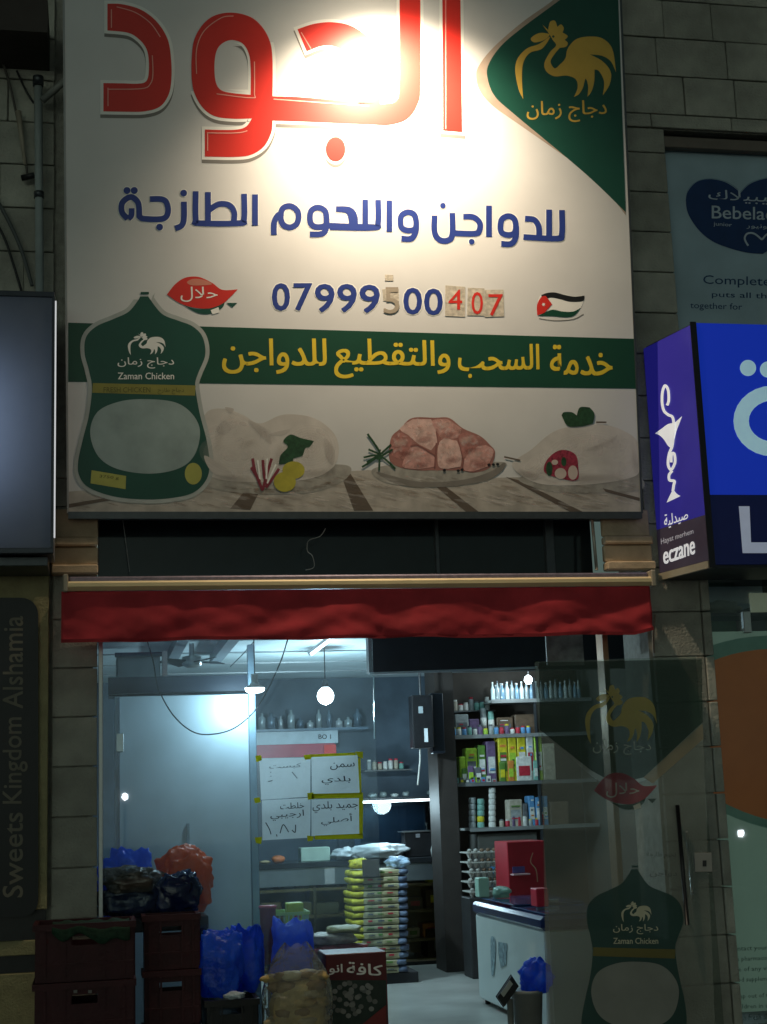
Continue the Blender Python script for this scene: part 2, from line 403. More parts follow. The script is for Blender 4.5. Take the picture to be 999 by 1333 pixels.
def wire(name, label, pts, Y, r, m=BLACK, n=6):
    q = smooth_path(pts, False, n); Ys = Y if isinstance(Y, tuple) else (Y, Y); N = len(q) - 1
    mb = MB(); mb.tube([at(x, y, Ys[0] + (Ys[1] - Ys[0]) * i / N) for i, (x, y) in enumerate(q)], r, 6)
    o = mb.build(name, m, smooth=True); meta(o, label, 'cable'); return o
WIRE = mat('grey_wire', (.30, .30, .30), .5)
wire('hanging_wire', 'thin straight grey wire hanging in the dark recess at its left end', [(160, 676), (165, 712), (169, 744)], .1, .0022, WIRE)
wire('hanging_wire', 'loose curled pale wire end hanging in the middle of the dark recess', [(424, 688), (417, 698), (403, 703), (400, 710), (401, 718), (407, 724), (409, 738), (398, 742)], .05, .0025, mat('pale_wire', (.55, .52, .48), .5))

# ------------------------------------------------------------------ awning
aw = thing('awning', 'rolled up awning with long metal front bar and dark red cloth valance', 'awning', at(465, 760, -.3))
X0, X1 = at(85, 760, -.30).x, at(849, 757, -.30).x
za = at(465, 758, -.32).z
mb = MB(); pr = [(-.30, za - .036), (-.32, za - .036), (-.345, za - .015), (-.345, za + .006), (-.335, za + .018), (-.30, za + .022)]
n = len(pr); vs = [(X0, y, z) for y, z in pr] + [(X1, y, z) for y, z in pr]
mb.add(vs, [(i, (i + 1) % n, n + (i + 1) % n, n + i) for i in range(n)] + [tuple(range(n))[::-1], tuple(range(n, 2 * n))]); mb.build('front_bar', mat('gold_lit_bar', (.92, .72, .42), .55, .1, var=.05), aw)  # the floodlight's gold tint is mixed into the bar colour
box('cassette', X0 + .02, X1 - .02, -.30, -.10, za - .01, za + .052, mat('cassette_metal', (.20, .17, .22), .45, .5, var=.2, scale=30), aw, bevel=.01)
box('roller_tube', X0 + .05, X1 - .05, -.29, -.13, za - .065, za - .037, BLACK, aw)
for x in (X0 - .012, X1 - .02): box('end_cap', x, x + .03, -.35, -.08, za - .045, za + .06, mat('cap_tan', (.42, .36, .28), .5), aw, bevel=.006)
for x in (X0 + .06, X1 - .12):
    mb = MB(); mb.box(x, x + .035, -.28, 0.03, za - .06, za - .02); mb.build('wall_bracket', ALUD, aw)
# cloth
cl = mat('red_cloth', (.50, .034, .046), .8, var=.22, scale=5, bump=.15, bscale=400)
NX, NZ = 220, 14; mb = MB(); vs = []
for i in range(NX + 1):
    t = i / NX; px = 80 + t * 768
    zt = za - .04; bot = at(px, 836 - 10 * t + .9 * math.sin(t * 19) + .5 * math.sin(t * 47 + 1), -.31).z
    if t > .97: bot += (t - .97) * .9
    for j in range(NZ + 1):
        s = j / NZ; x = at(px, 800, -.31).x
        y = -.315 + s * (.013 * math.sin(t * 34 + 2.5 * s + 3 * noise.noise(Vector((t * 9, 0, 0)))) + .022 * noise.noise(Vector((t * 11 + s * 2.8, s * 1.5, 3))) + .020 * (abs(noise.noise(Vector((t * 15 - s * 3.0, s * 1.2, 5)))) - .2) + .005 * noise.noise(Vector((t * 50 + s * 4, s * 3, 7))))
        vs.append((x, y, zt + (bot - zt) * s))
fs = [(i * (NZ + 1) + j, (i + 1) * (NZ + 1) + j, (i + 1) * (NZ + 1) + j + 1, i * (NZ + 1) + j + 1) for i in range(NX) for j in range(NZ)]
hem = [v for i in range(NX + 1) for v in ((vs[i * (NZ + 1) + NZ][0], vs[i * (NZ + 1) + NZ][1] - .004, vs[i * (NZ + 1) + NZ][2] + .018), (vs[i * (NZ + 1) + NZ][0], vs[i * (NZ + 1) + NZ][1] - .004, vs[i * (NZ + 1) + NZ][2] - .002))]
mk('hem', hem, [(2 * i, 2 * i + 1, 2 * i + 3, 2 * i + 2) for i in range(NX)], mat('hem_cloth', (.30, .018, .026), .8), aw, True)
o = mk('valance', vs, fs, cl, aw, True); md = o.modifiers.new('s', 'SOLIDIFY'); md.thickness = .003
wire('hanging_cable', 'thin cable hanging down the right jamb beside the awning end', [(853, 800), (851, 828), (852, 850)], -.02, .006, mat('orangewire', (.25, .18, .14), .6))

# ------------------------------------------------------------------ main sign
SP = Plane((0, -.12, 3.32), (0, -1, -.111))
sg = thing('shop_sign', 'big lit white sign board with red Arabic name and green chicken bag', 'sign', SP.hit(462, 668))
slab('panel', SP, [(82, -90), (804, -90), (836, 668), (89, 668)], WHITE, sg, t=.10)
slab('frame', SP, [(89, 666), (836, 666), (836.5, 675), (89, 675)], ALUD, sg, t=.13, off=.008)
slab('frame', SP, [(81, -90), (83.5, -90), (90, 668), (87.5, 668)], mat('edge_grey', (.35, .36, .37), .5), sg, t=.12, off=.006)
slab('frame', SP, [(803.5, -90), (806, -90), (837.5, 668), (835, 668)], ALUD, sg, t=.12, off=.006)
L = .0005
def z1(p): return xf(p, 2.4975, 80, 0)
def z2(p): return xf(p, 2.4975, 440, 0)
def z3(p): return xf(p, 2.938, 140, 220)
def z4(p): return xf(p, 2.938, 440, 220)
def z5(p): return xf(p, 2.629, 80, 380)
def z6(p): return xf(p, 2.379, 440, 400)
# red name
dal = z1([(150, 12, 1), (200, 14), (260, 32), (310, 70), (345, 125), (357, 190), (358, 260), (348, 310), (320, 347), (270, 362), (200, 363), (137, 362, 1), (137, 270, 1), (200, 271), (250, 272), (275, 265), (284, 240), (284, 190), (275, 155), (250, 125), (215, 106), (150, 99, 1)])
waw_o = z1([(424, 190), (432, 130), (460, 80), (500, 50), (556, 41), (615, 55), (655, 90), (680, 140), (687, 200), (687, 313, 1), (800, 317), (1000, 335), (1060, 337), (1088, 328), (1098, 300), (1100, 200), (1100, -60, 1), (1167, -60, 1), (1168, 270), (1160, 335), (1128, 385), (1070, 406), (1000, 405), (800, 396), (687, 392, 1), (683, 430), (660, 475), (620, 502), (570, 510), (467, 509, 1), (467, 421, 1), (560, 422), (600, 412), (620, 385, 1), (560, 386), (500, 378), (460, 350), (432, 300), (424, 250)])
waw_h = z1([(498, 210), (505, 165), (525, 140), (556, 130), (590, 142), (610, 175), (616, 220), (616, 308, 1), (560, 303), (520, 293), (502, 265)])
jeem = z1([(768, 95, 1), (820, 78), (880, 72), (945, 85), (1003, 128), (1032, 190), (1037, 250), (1037, 338, 1), (965, 338, 1), (964, 280), (952, 215), (922, 170), (885, 150), (845, 150), (798, 167, 1)])
alef = [(576, -40, 1), (599, -40, 1), (602, 172, 1), (577, 170, 1)]
def sh(p, x, y): return [(q[0] + x, q[1] + y, *q[2:]) for q in p]
def grow(p, d):
    cxx = 0; out = []; N = len(p)
    area = sum(p[i][0] * p[(i + 1) % N][1] - p[(i + 1) % N][0] * p[i][1] for i in range(N)); sgn = 1 if area > 0 else -1
    for i in range(N):
        a, b, c = Vector(p[i - 1][:2]), Vector(p[i][:2]), Vector(p[(i + 1) % N][:2])
        d1 = (b - a).normalized(); d2 = (c - b).normalized(); n1 = Vector((d1.y, -d1.x)) * sgn; n2 = Vector((d2.y, -d2.x)) * sgn
        nn = (n1 + n2); nn = nn.normalized() if nn.length > .1 else n1
        q = b + nn * d / max(.6, nn.dot(n1)); out.append((q.x, q.y, 1))
    return out
for nm, out, hole in (('red_letter', dal, None), ('red_letter', waw_o, waw_h), ('red_letter', jeem, None), ('red_letter', alef, None)):
    so_ = smooth_path(out, True); s1 = [(a, b, 1) for a, b in so_]
    hh = [(a, b, 1) for a, b in smooth_path(hole, True)] if hole else None
    r = polys(nm, SP, [[s1, hh] if hh else s1], RED, L * 5, sg, False)
    polys('letter_edge', SP, [[grow(s1, 4), grow(hh, -3.5)] if hh else grow(s1, 4)], WPR, L * 3, r, False)
    polys('letter_shadow', SP, [sh(grow(s1, 4), 0, 4.5)] if not hh else [[sh(grow(s1, 4), 0, 4.5), sh(grow(hh, -3.5), 0, 4.5)]], SHAD, L * 2, r, False)
d = polys('letter_dot', SP, [z1(ell(892, 485, 32, 40))], RED, L * 5, sg); polys('letter_edge', SP, [z1(ell(892, 487, 38, 47))], WPR, L * 3, d); polys('letter_shadow', SP, [z1(ell(892, 498, 36, 46))], SHAD, L * 2, d)
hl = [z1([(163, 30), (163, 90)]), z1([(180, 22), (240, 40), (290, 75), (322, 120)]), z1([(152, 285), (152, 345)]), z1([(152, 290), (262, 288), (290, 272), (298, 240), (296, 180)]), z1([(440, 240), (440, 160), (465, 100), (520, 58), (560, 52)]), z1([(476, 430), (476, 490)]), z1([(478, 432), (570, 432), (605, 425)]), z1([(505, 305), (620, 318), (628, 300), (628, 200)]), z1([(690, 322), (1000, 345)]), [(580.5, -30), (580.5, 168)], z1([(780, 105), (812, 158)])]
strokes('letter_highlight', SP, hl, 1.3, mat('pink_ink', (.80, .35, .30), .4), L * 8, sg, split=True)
# blue line
B1 = [[(78, 190), (56, 165), (58, 128), (90, 107), (118, 130), (122, 180, 1), (140, 190), (212, 190), (232, 165), (226, 128), (205, 115), (163, 115)],
      [(80, 190), (92, 176), (93, 150)],
      [(293, 125), (293, 188), (284, 216), (260, 227)], [(338, 85), (338, 190), (352, 207), (505, 207), (523, 190), (523, 95)],
      [(385, 88), (385, 207)], [(385, 160), (425, 135), (465, 138), (485, 165), (483, 207)], [(565, 97), (565, 216)],
      [(637, 252), (638, 205), (652, 178), (672, 168)], {'p': [(663, 182), (672, 150), (702, 142), (729, 165), (727, 205), (700, 223), (672, 212)], 'closed': True},
      {'p': [(775, 190), (780, 160), (805, 147), (832, 160), (838, 190), (834, 215), (805, 222), (782, 213)], 'closed': True},
      [(838, 180), (838, 222), (822, 247), (775, 250)], [(838, 216), (930, 220), (1020, 222)], [(875, 153), (925, 156), (945, 180), (948, 218)]]
B2 = [[(-5, 153), (35, 158), (50, 180), (54, 218)], [(-30, 222), (135, 224), (154, 205), (154, 118)], [(105, 117), (105, 222)], [(197, 120), (197, 240)],
      {'p': [(240, 205), (244, 178), (268, 165), (292, 175), (300, 205), (294, 230), (268, 235), (246, 226)], 'closed': True}, [(300, 200), (298, 240), (280, 266), (243, 266)],
      [(370, 178), (370, 240), (388, 270), (420, 273), (438, 250), (438, 168)], [(480, 182), (518, 184), (542, 205), (542, 232), (525, 247), (440, 245)], [(578, 140), (578, 259)],
      {'p': [(622, 222), (628, 192), (652, 180), (675, 192), (681, 222), (674, 246), (650, 252), (628, 244)], 'closed': True}, [(682, 218), (680, 262), (662, 286), (625, 286)],
      [(716, 190), (750, 194), (768, 220), (770, 262)], [(710, 260), (838, 266), (857, 248), (857, 157)], [(808, 155), (808, 265)]]
def zs(lst, z):
    return [({**s, 'p': z(s['p'])} if isinstance(s, dict) else z(s)) for s in lst]
for nm, sub, z, dots in (('blue_word', B1[:7], z3, [(75, 82, 13.5), (103, 82, 13.5), (200, 222, 13), (292, 92, 13)]), ('blue_word', B1[7:] , z3, []), ('blue_word', B2[:6], z4, []), ('blue_word', B2[6:], z4, [(402, 140, 11), (512, 278, 11)])):
    dd = [(*z([(a, b)])[0], r_ / 2.938) for a, b, r_ in dots]
    t = strokes(nm, SP, zs(sub, z), 7.6, BLUE, L * 4, sg, dd)
    strokes('word_edge', SP, zs(sub, z), 9.6, WPR, L * 1.4, t, [(a, b, r_ + 1) for a, b, r_ in dd], step=.00006)
# telephone number
for i, (ch, q) in enumerate([('0', (355, 369, 377, 404)), ('7', (383, 369, 406, 404)), ('9', (411, 370, 435, 406)), ('9', (440, 370, 464, 406)), ('9', (469, 371, 494, 407)), ('0', (526, 375, 549, 409)), ('0', (553, 376, 576, 410))]):
    text('digit', SP, ch, [q[:2], q[2:]], BLUE, L * 4, sg, bold=.022)
    text('digit_edge', SP, ch, [(q[0] - 1, q[1] - 1), (q[2] + 1, q[3] + 1)], WPR, L * 2, sg, bold=.03)
text('digit', SP, '5', [(500, 374), (520, 409)], mat('faded_print', (.30, .25, .20), .5), L * 4, sg, bold=-.01, label='scraped off faded digit in the phone number')
PAP = mat('pasted_paper', (.55, .50, .42), .7, var=.25, scale=40, bump=.6)
for q in ((580, 372, 605, 412), (609, 375, 632, 412), (632, 376, 657, 413), (498, 376, 520, 392), (501, 357, 513, 366)):
    rr = random.Random(q[0]); j = lambda: rr.uniform(-1.5, 1.5)
    slab('paper_patch', SP, [(q[0] + j(), q[1] + j()), (q[2] + j(), q[1] + j()), (q[2] + j(), q[3] + j()), (q[0] + j(), q[3] + j())], PAP, sg, t=.0015, off=L * 5)
text('digit', SP, '5', [(501, 376), (520, 408)], mat('faded_print2', (.35, .30, .24), .5), L * 8, sg, bold=-.01)
for ch, q in (('4', (584, 377, 602, 403)), ('0', (614, 380, 629, 409)), ('7', (636, 383, 655, 411))):
    text('handwritten_digit', SP, ch, [q[:2], q[2:]], RED, L * 8, sg, bold=.0)
# halal leaf
def leaf(plane, off, parent, dst, red=RED, faint=False):
    R_ = lambda p: remap(p, (218, 360, 310, 411), dst)
    a = z3([(228, 480, 1), (260, 440), (300, 415), (350, 413), (400, 435), (440, 462), (499, 460, 1), (470, 490), (440, 515), (390, 533), (330, 530), (275, 512)])
    g = z3([(290, 520, 1), (340, 535), (400, 530), (450, 505, 1), (440, 530), (400, 552), (350, 552)]); g2 = z3([(455, 512, 1), (497, 512, 1), (478, 530, 1)]); wv = z3([(395, 540, 1), (425, 528, 1), (430, 548, 1), (402, 556, 1)])
    gl = z3([(305, 432), (330, 420), (370, 424), (400, 440), (360, 445), (320, 444)])
    t = polys('halal_leaf', plane, [R_(a)], red, off, parent)
    polys('leaf_stem', plane, [R_(g), R_(g2)], GREEN if not faint else MATS['door_green'], off - L * .4, t); polys('leaf_gap', plane, [R_(wv)], WPR if not faint else MATS['door_ink'], off + L, t)
    if not faint: polys('leaf_shine', plane, [R_(gl)], mat('pale_red', (.60, .22, .16), .4), off + L, t)
    q = R_(z3([(280, 450), (422, 508)]))
    text('halal_word', plane, ar('حلال'), q, WPR if not faint else MATS['door_ink'], off + L * 1.6, t, bold=0)
leaf(SP, L * 4, sg, (218, 360, 310, 411))
# flag
fz = lambda p: xf(p, 2.938, 440, 220)
f1 = polys('flag', SP, [fz([(765, 510), (778, 482), (820, 472, 1), (870, 480), (900, 487), (943, 483, 1), (935, 520), (915, 550), (880, 565), (830, 560), (765, 560, 1)])], WPR, L * 2, sg)
polys('flag_stripe', SP, [fz([(778, 482, 1), (800, 474), (830, 472), (870, 482), (905, 488), (943, 484, 1), (937, 505), (890, 508), (850, 498), (815, 492), (785, 500)])], BLACK, L * 3, f1)
polys('flag_stripe', SP, [fz([(785, 552, 1), (820, 538), (860, 545), (900, 545), (930, 530, 1), (905, 560), (870, 567), (820, 563), (768, 562, 1)])], BANDG, L * 3, f1)
polys('flag_triangle', SP, [fz([(763, 560, 1), (762, 520), (778, 490), (795, 485, 1), (820, 517, 1), (790, 550, 1)])], RED, L * 5, f1)
polys('flag_star', SP, [[(q[0], q[1], 1) for k in range(14) for q in [fz([(787 + (8 if k % 2 else 3.5) * math.cos(k * math.pi / 7), 518 + (8 if k % 2 else 3.5) * math.sin(k * math.pi / 7))])[0]]]], WPR, L * 6, f1, False)
strokes('flag_swash', SP, [fz([(770, 572), (830, 580), (900, 575), (940, 555)])], 1.2, SHAD, L * 2, f1)
# green corner with the rooster
polys('corner_band', SP, [z2([(800, -60, 1), (740, -35, 1), (690, 8), (600, 72), (510, 150), (462, 208), (450, 245), (462, 295), (505, 345), (600, 412), (870, 600, 1), (936, 655, 1), (936, 700, 1), (800, 520, 1), (620, 300, 1)])], mat('beige_print', (.42, .33, .27), .5), L * 2, sg)
polys('green_corner', SP, [z2([(800, -60, 1), (910, -60, 1), (936, 690, 1), (800, 560), (570, 368), (510, 312), (487, 255), (490, 210), (530, 150), (600, 90), (715, 5)])], GREEN, L * 4, sg)
ROO = [[(628, 125), (655, 108), (688, 112), (672, 130), (640, 138)],
       [(690, 120), (655, 143), (615, 158), (585, 190), (577, 230), (588, 290), (603, 322, 1), (599, 260), (603, 205), (625, 172), (665, 158)],
       [(665, 80, 1), (684, 98, 1), (690, 72), (706, 68), (714, 88, 1), (726, 80), (735, 92), (731, 106, 1), (748, 118), (738, 130, 1), (748, 140), (742, 152), (722, 156, 1), (706, 175), (692, 200), (705, 222), (722, 210), (740, 190), (748, 158), (775, 128), (820, 119), (862, 126), (893, 160), (905, 235, 1), (888, 200), (860, 182), (820, 177, 1), (862, 200), (888, 235), (884, 275), (862, 310, 1), (866, 265), (850, 232), (835, 226, 1), (834, 265), (826, 295), (812, 315, 1), (814, 280), (806, 256), (797, 285), (785, 305), (768, 315, 1), (780, 285), (774, 258), (745, 246), (705, 248), (678, 232), (672, 205), (690, 170), (710, 148), (700, 132, 1), (688, 112)]]
def rooster(plane, off, parent, dst, m, name='rooster_emblem'):
    t = polys(name, plane, [remap(p, (577, 68, 907, 322), dst) for p in ROO], m, off, parent)
    e = remap([(701, 119)], (577, 68, 907, 322), dst)[0]
    polys('eye', plane, [ell(e[0], e[1], (dst[2] - dst[0]) * .012, (dst[2] - dst[0]) * .012, 8)], GREEN, off + L, t)
    return t
rooster(SP, L * 6, sg, (671, 27, 803, 129), GOLD)
text('brand_word', SP, ar('دجاج زمان'), [(686, 132), (790, 130), (790, 158), (686, 160)], GOLD, L * 6, sg, bold=.012)
# green band
slab('green_band', SP, [(89, 420), (826, 441), (829, 506), (89, 497)], BANDG, sg, t=.0008, off=L * 2)
for s, q in ((ar('خدمة'), [(717, 449), (797, 451), (797, 489), (717, 487)]), (ar('السحب'), [(597, 448), (702, 448), (702, 490), (597, 492)]), (ar('والتقطيع'), [(436, 440), (586, 444), (586, 494), (436, 492)]), (ar('للدواجن'), [(290, 441), (425, 441), (425, 487), (290, 486)])):
    text('band_word', SP, s, q, YEL, L * 4, sg, bold=.02)
# wooden boards and food picture
def amat(name, col, al): return mat(name, col, .5, alpha=al, var=.1, scale=9)
DK_ = amat('print_tone_dark', (.30, .27, .25), .07); LT_ = amat('print_tone_light', (.85, .80, .78), .16); PK_ = amat('print_tone_pink', (.55, .30, .25), .16); BR_ = amat('print_tone_brown', (.22, .14, .08), .16)
WOOD = mat('wood_print', (.34, .30, .26), .5, var=.25, scale=12); WDK = mat('wood_gap_print', (.13, .10, .08), .5); PLT = mat('board_print', (.36, .34, .31), .5, var=.2, scale=20)
bgp = polys('picture_table', SP, [[(90, 640, 1), (180, 632, 1), (300, 622, 1), (480, 612, 1), (640, 622, 1), (832, 618, 1), (834, 666, 1), (90, 666, 1)]], mat('pale_wood_print', (.46, .42, .38), .5, var=.2, scale=10), L * 1.5, sg)
polys('plank_gap', SP, [[(300, 662, 1), (318, 640, 1), (340, 636, 1), (326, 664, 1)], z6([(0, 490, 1), (30, 500, 1), (110, 630, 1), (50, 630, 1)]), z6([(300, 552, 1), (330, 552, 1), (440, 636, 1), (400, 636, 1)]), z6([(520, 525, 1), (560, 535, 1), (760, 634, 1), (720, 634, 1)]), z6([(820, 560, 1), (935, 590, 1), (935, 600, 1), (830, 572, 1)]), [(90, 656, 1), (150, 646, 1), (200, 640, 1), (200, 643, 1), (150, 650, 1), (90, 661, 1)]], WDK, L * 2.4, bgp, False, split=True)
TBL_O = [(92, 642, 1), (180, 634, 1), (300, 624, 1), (480, 616, 1), (640, 624, 1), (830, 622, 1), (832, 664, 1), (92, 664, 1)]
dabs('picture_wood_grain', SP, TBL_O, [BR_, LT_, DK_], 120, 2.0, L * 3, bgp, 4, 7, 12)
CHK = mat('raw_chicken_print', (.60, .56, .53), .5, var=.10, scale=9); CHK2 = mat('raw_chicken_shade_print', (.52, .48, .455), .5, var=.04, scale=12)
p1 = polys('picture_plate', SP, [z5([(490, 640), (620, 600), (900, 590), (990, 600), (960, 650), (840, 688), (640, 690), (520, 672)])], PLT, L * 3, bgp)
polys('picture_chicken', SP, [z5([(480, 620, 1), (475, 480), (500, 410), (560, 400), (620, 420), (680, 450), (760, 420), (860, 430), (930, 480), (950, 540), (930, 600), (850, 640), (700, 650), (560, 645)])], CHK, L * 3.6, p1)
polys('picture_chicken_fold', SP, [z5([(530, 470), (560, 440), (580, 470), (555, 490)]), z5([(640, 440), (700, 470), (720, 520), (690, 500)]), z5([(700, 490), (780, 470), (760, 490)]), z5([(560, 395), (590, 400), (580, 415)]), z5([(490, 560), (560, 600), (600, 640), (520, 620)]), z5([(900, 500), (935, 540), (930, 590), (905, 560)])], CHK2, L * 4.4, p1, split=True)
dabs('picture_skin_tone', SP, z5([(480, 610, 1), (480, 500), (510, 420), (570, 412), (640, 440), (700, 460), (790, 435), (870, 450), (925, 500), (935, 560), (900, 610), (800, 640), (620, 640)]), [LT_], 30, 6.0, L * 4.9, p1, 5, 2.0)
dabs('picture_plate_tone', SP, z5([(500, 650), (640, 668), (840, 668), (950, 630), (930, 660), (840, 684), (640, 686)]), [BR_, DK_], 30, 1.6, L * 4.9, p1, 6, 4, -3)
for (a_, b_, c_, d_, e_, col_, al_) in ((600, 560, 130, 70, 10, (.80, .76, .73), .07), (850, 530, 90, 75, 0, (.80, .76, .73), .08), (590, 450, 50, 38, 20, (.82, .78, .75), .07), (760, 560, 40, 60, 10, (.48, .43, .40), .03), (690, 480, 60, 20, 35, (.48, .43, .40), .03), (540, 500, 18, 60, 10, (.48, .43, .40), .03), (880, 620, 80, 18, -5, (.30, .26, .23), .04), (600, 640, 90, 16, 5, (.30, .26, .23), .04), (920, 560, 18, 60, -10, (.42, .37, .34), .03), (640, 520, 40, 16, -20, (.7, .42, .36), .03)):
    soft('picture_shading', SP, z5, a_, b_, c_, d_, e_, col_, al_, L * 6.0, p1)
LEAF = mat('herb_print', (.02, .07, .03), .5, var=.4, scale=40)
polys('picture_herb', SP, [z5([(745, 590, 1), (750, 560), (775, 530), (760, 510), (785, 488), (820, 500), (865, 510, 1), (850, 530), (835, 535), (825, 560), (795, 570), (790, 585)])], LEAF, L * 7, p1)
polys('picture_lemon', SP, [z5(ell(795, 610, 38, 30)), z5(ell(765, 650, 38, 34))], mat('lemon_print', (.45, .40, .05), .5, scale=20), L * 7.4, p1, split=True)
strokes('picture_onion', SP, [z5(q) for q in ([(655, 570), (665, 620), (690, 680)], [(690, 575), (695, 630), (705, 660)], [(720, 570), (705, 620), (690, 675)], [(650, 600), (680, 650)], [(745, 605), (715, 650), (700, 670)])], 3.6, mat('onion_print', (.22, .03, .05), .5), L * 7.4, p1, split=True)
strokes('picture_onion', SP, [z5(q) for q in ([(672, 575), (680, 640)], [(705, 570), (702, 640)], [(735, 590), (705, 655)])], 2.2, WPR, L * 8, p1, split=True)
p2 = polys('picture_plate', SP, [z6([(110, 500), (250, 480), (420, 480), (515, 480), (512, 500), (470, 530), (360, 552), (240, 555), (140, 540)])], PLT, L * 3, bgp)
polys('picture_plate_rim', SP, [z6([(120, 510), (250, 540), (380, 535), (470, 510), (516, 480), (508, 508), (450, 540), (330, 556), (200, 552)])], mat('board_shade_print', (.22, .20, .18), .5), L * 3.8, p2)
MT = [mat('raw_meat_print', (.60, .32, .29), .45, var=.22, scale=30), mat('raw_meat_dark_print', (.42, .18, .16), .45, var=.25, scale=35), mat('raw_meat_pale_print', (.70, .46, .42), .45, var=.18, scale=25)]
ch = [(1, [(165, 405), (200, 385), (240, 415), (230, 460), (200, 475), (165, 460)]), (2, [(190, 375), (230, 345), (290, 345), (305, 380), (310, 420), (290, 445), (250, 425), (215, 395)]), (0, [(290, 350), (340, 345), (385, 375), (372, 405), (320, 408), (305, 385)]), (1, [(370, 400), (395, 385), (440, 400), (447, 420), (410, 455), (388, 470), (375, 440)]), (0, [(200, 480), (225, 430), (250, 425), (300, 460), (300, 495), (250, 503), (205, 498)]), (2, [(310, 425), (330, 402), (370, 412), (385, 455), (382, 495), (340, 502), (310, 492)]), (0, [(390, 470), (430, 430), (460, 425), (485, 445), (465, 495), (420, 510), (390, 505)])]
polys('picture_meat_ground', SP, [z6([(160, 470), (165, 405), (195, 375), (230, 343), (300, 342), (345, 343), (388, 375), (440, 398), (470, 425), (487, 450), (470, 497), (420, 512), (380, 506), (300, 505), (250, 505), (190, 495)])], mat('meat_ground_print', (.34, .15, .13), .5), L * 3.9, p2)
for i, (c, p) in enumerate(ch):
    polys('picture_meat', SP, [z6([(x, y, 1 if i2 % 3 else 0) for i2, (x, y) in enumerate(shrink(p, .96))])], MT[c], L * (4 + i * .3), p2)
    gx = sum(q[0] for q in p) / len(p); gy = sum(q[1] for q in p) / len(p)
    soft('picture_meat_light', SP, z6, gx - 6, gy - 14, 26, 13, -15, (.85, .68, .62), .085, L * 8.0, p2); soft('picture_meat_shade', SP, z6, gx + 8, gy + 18, 28, 12, -8, (.25, .07, .06), .06, L * 8.3, p2)
for i_, (c_, p_) in enumerate(ch): dabs('picture_meat_fibre', SP, z6(p_), [LT_, PK_, DK_], 12, 2.2, L * 8.2, p2, 20 + i_, 2.2)
mt_ = strokes('picture_meat_seam', SP, [z6(q) for q in ([(305, 385), (312, 425)], [(225, 430), (250, 428), (300, 458)], [(305, 420), (300, 495)], [(372, 405), (388, 470)], [(390, 470), (385, 500)])], 1.6, mat('meat_seam_print', (.26, .10, .09), .5), L * 8, p2, split=True)
strokes('picture_rosemary', SP, [z6(q) for q in ([(92, 392), (125, 440), (135, 470)], [(75, 495), (120, 465), (165, 425)], [(80, 465), (130, 460), (178, 500)], [(95, 440), (130, 455)], [(128, 505), (130, 440)], [(170, 440), (120, 470)], [(90, 480), (140, 450)])], 2.6, LEAF, L * 8, p2, split=True)
polys('picture_peppercorn', SP, [z6(ell(x, y, 5, 4, 8)) for x, y in ((468, 487), (482, 487), (495, 486), (330, 505), (373, 506), (385, 503))], BLACK, L * 8, p2, split=True)
strokes('picture_twig', SP, [z6([(515, 463), (565, 474)]), z6([(800, 356), (832, 356)])], 2, WDK, L * 8, p2, split=True)
p3 = polys('picture_plate', SP, [z6([(560, 530), (700, 500), (900, 500), (938, 520), (938, 565), (800, 575), (650, 568)])], PLT, L * 3, bgp)
polys('picture_chicken', SP, [z6([(540, 490), (600, 440), (680, 380), (800, 362), (880, 380), (930, 420), (936, 500), (900, 530), (760, 550), (620, 545)])], CHK, L * 3.8, p3)
polys('picture_chicken_fold', SP, [z6([(760, 440), (830, 420), (865, 395), (850, 420), (800, 445)]), z6([(560, 500), (620, 520), (600, 535)])], CHK2, L * 4.6, p3, split=True)
dabs('picture_skin_tone', SP, z6([(570, 500), (620, 450), (690, 400), (800, 375), (880, 395), (920, 440), (925, 500), (880, 525), (760, 540), (640, 535)]), [LT_], 25, 6.0, L * 5.2, p3, 7, 2.0)
for (a_, b_, c_, d_, e_, col_, al_) in ((760, 450, 120, 60, -10, (.82, .78, .75), .08), (860, 470, 50, 50, 0, (.80, .76, .73), .06), (640, 500, 60, 26, -20, (.80, .76, .73), .06), (790, 530, 120, 18, 0, (.32, .27, .24), .04), (810, 430, 60, 12, -25, (.48, .43, .40), .03), (590, 520, 50, 14, 10, (.35, .3, .27), .04), (920, 470, 14, 60, -8, (.42, .37, .34), .03)):
    soft('picture_shading', SP, z6, a_, b_, c_, d_, e_, col_, al_, L * 5.9, p3)
polys('picture_herb', SP, [z6([(693, 335, 1), (700, 325), (725, 325), (740, 335, 1), (750, 310), (780, 310, 1), (795, 330), (790, 360, 1), (760, 368), (720, 370), (705, 360, 1)])], LEAF, L * 7, p3)
polys('picture_radish', SP, [z6([(640, 510), (650, 470), (690, 442), (735, 455), (745, 500), (740, 535), (690, 530)])], mat('radish_print', (.30, .03, .06), .5, var=.5, scale=60), L * 6.6, p3)
polys('picture_radish_slice', SP, [z6(ell(x, y, a, b)) for x, y, a, b in ((690, 515, 18, 17), (728, 512, 15, 22), (672, 480, 10, 8))], mat('radish_white_print', (.60, .50, .45), .5), L * 7, p3, split=True)
polys('picture_radish_leaf', SP, [z6(ell(655, 500, 10, 22)), z6(ell(700, 478, 8, 14))], LEAF, L * 7.5, p3, split=True)
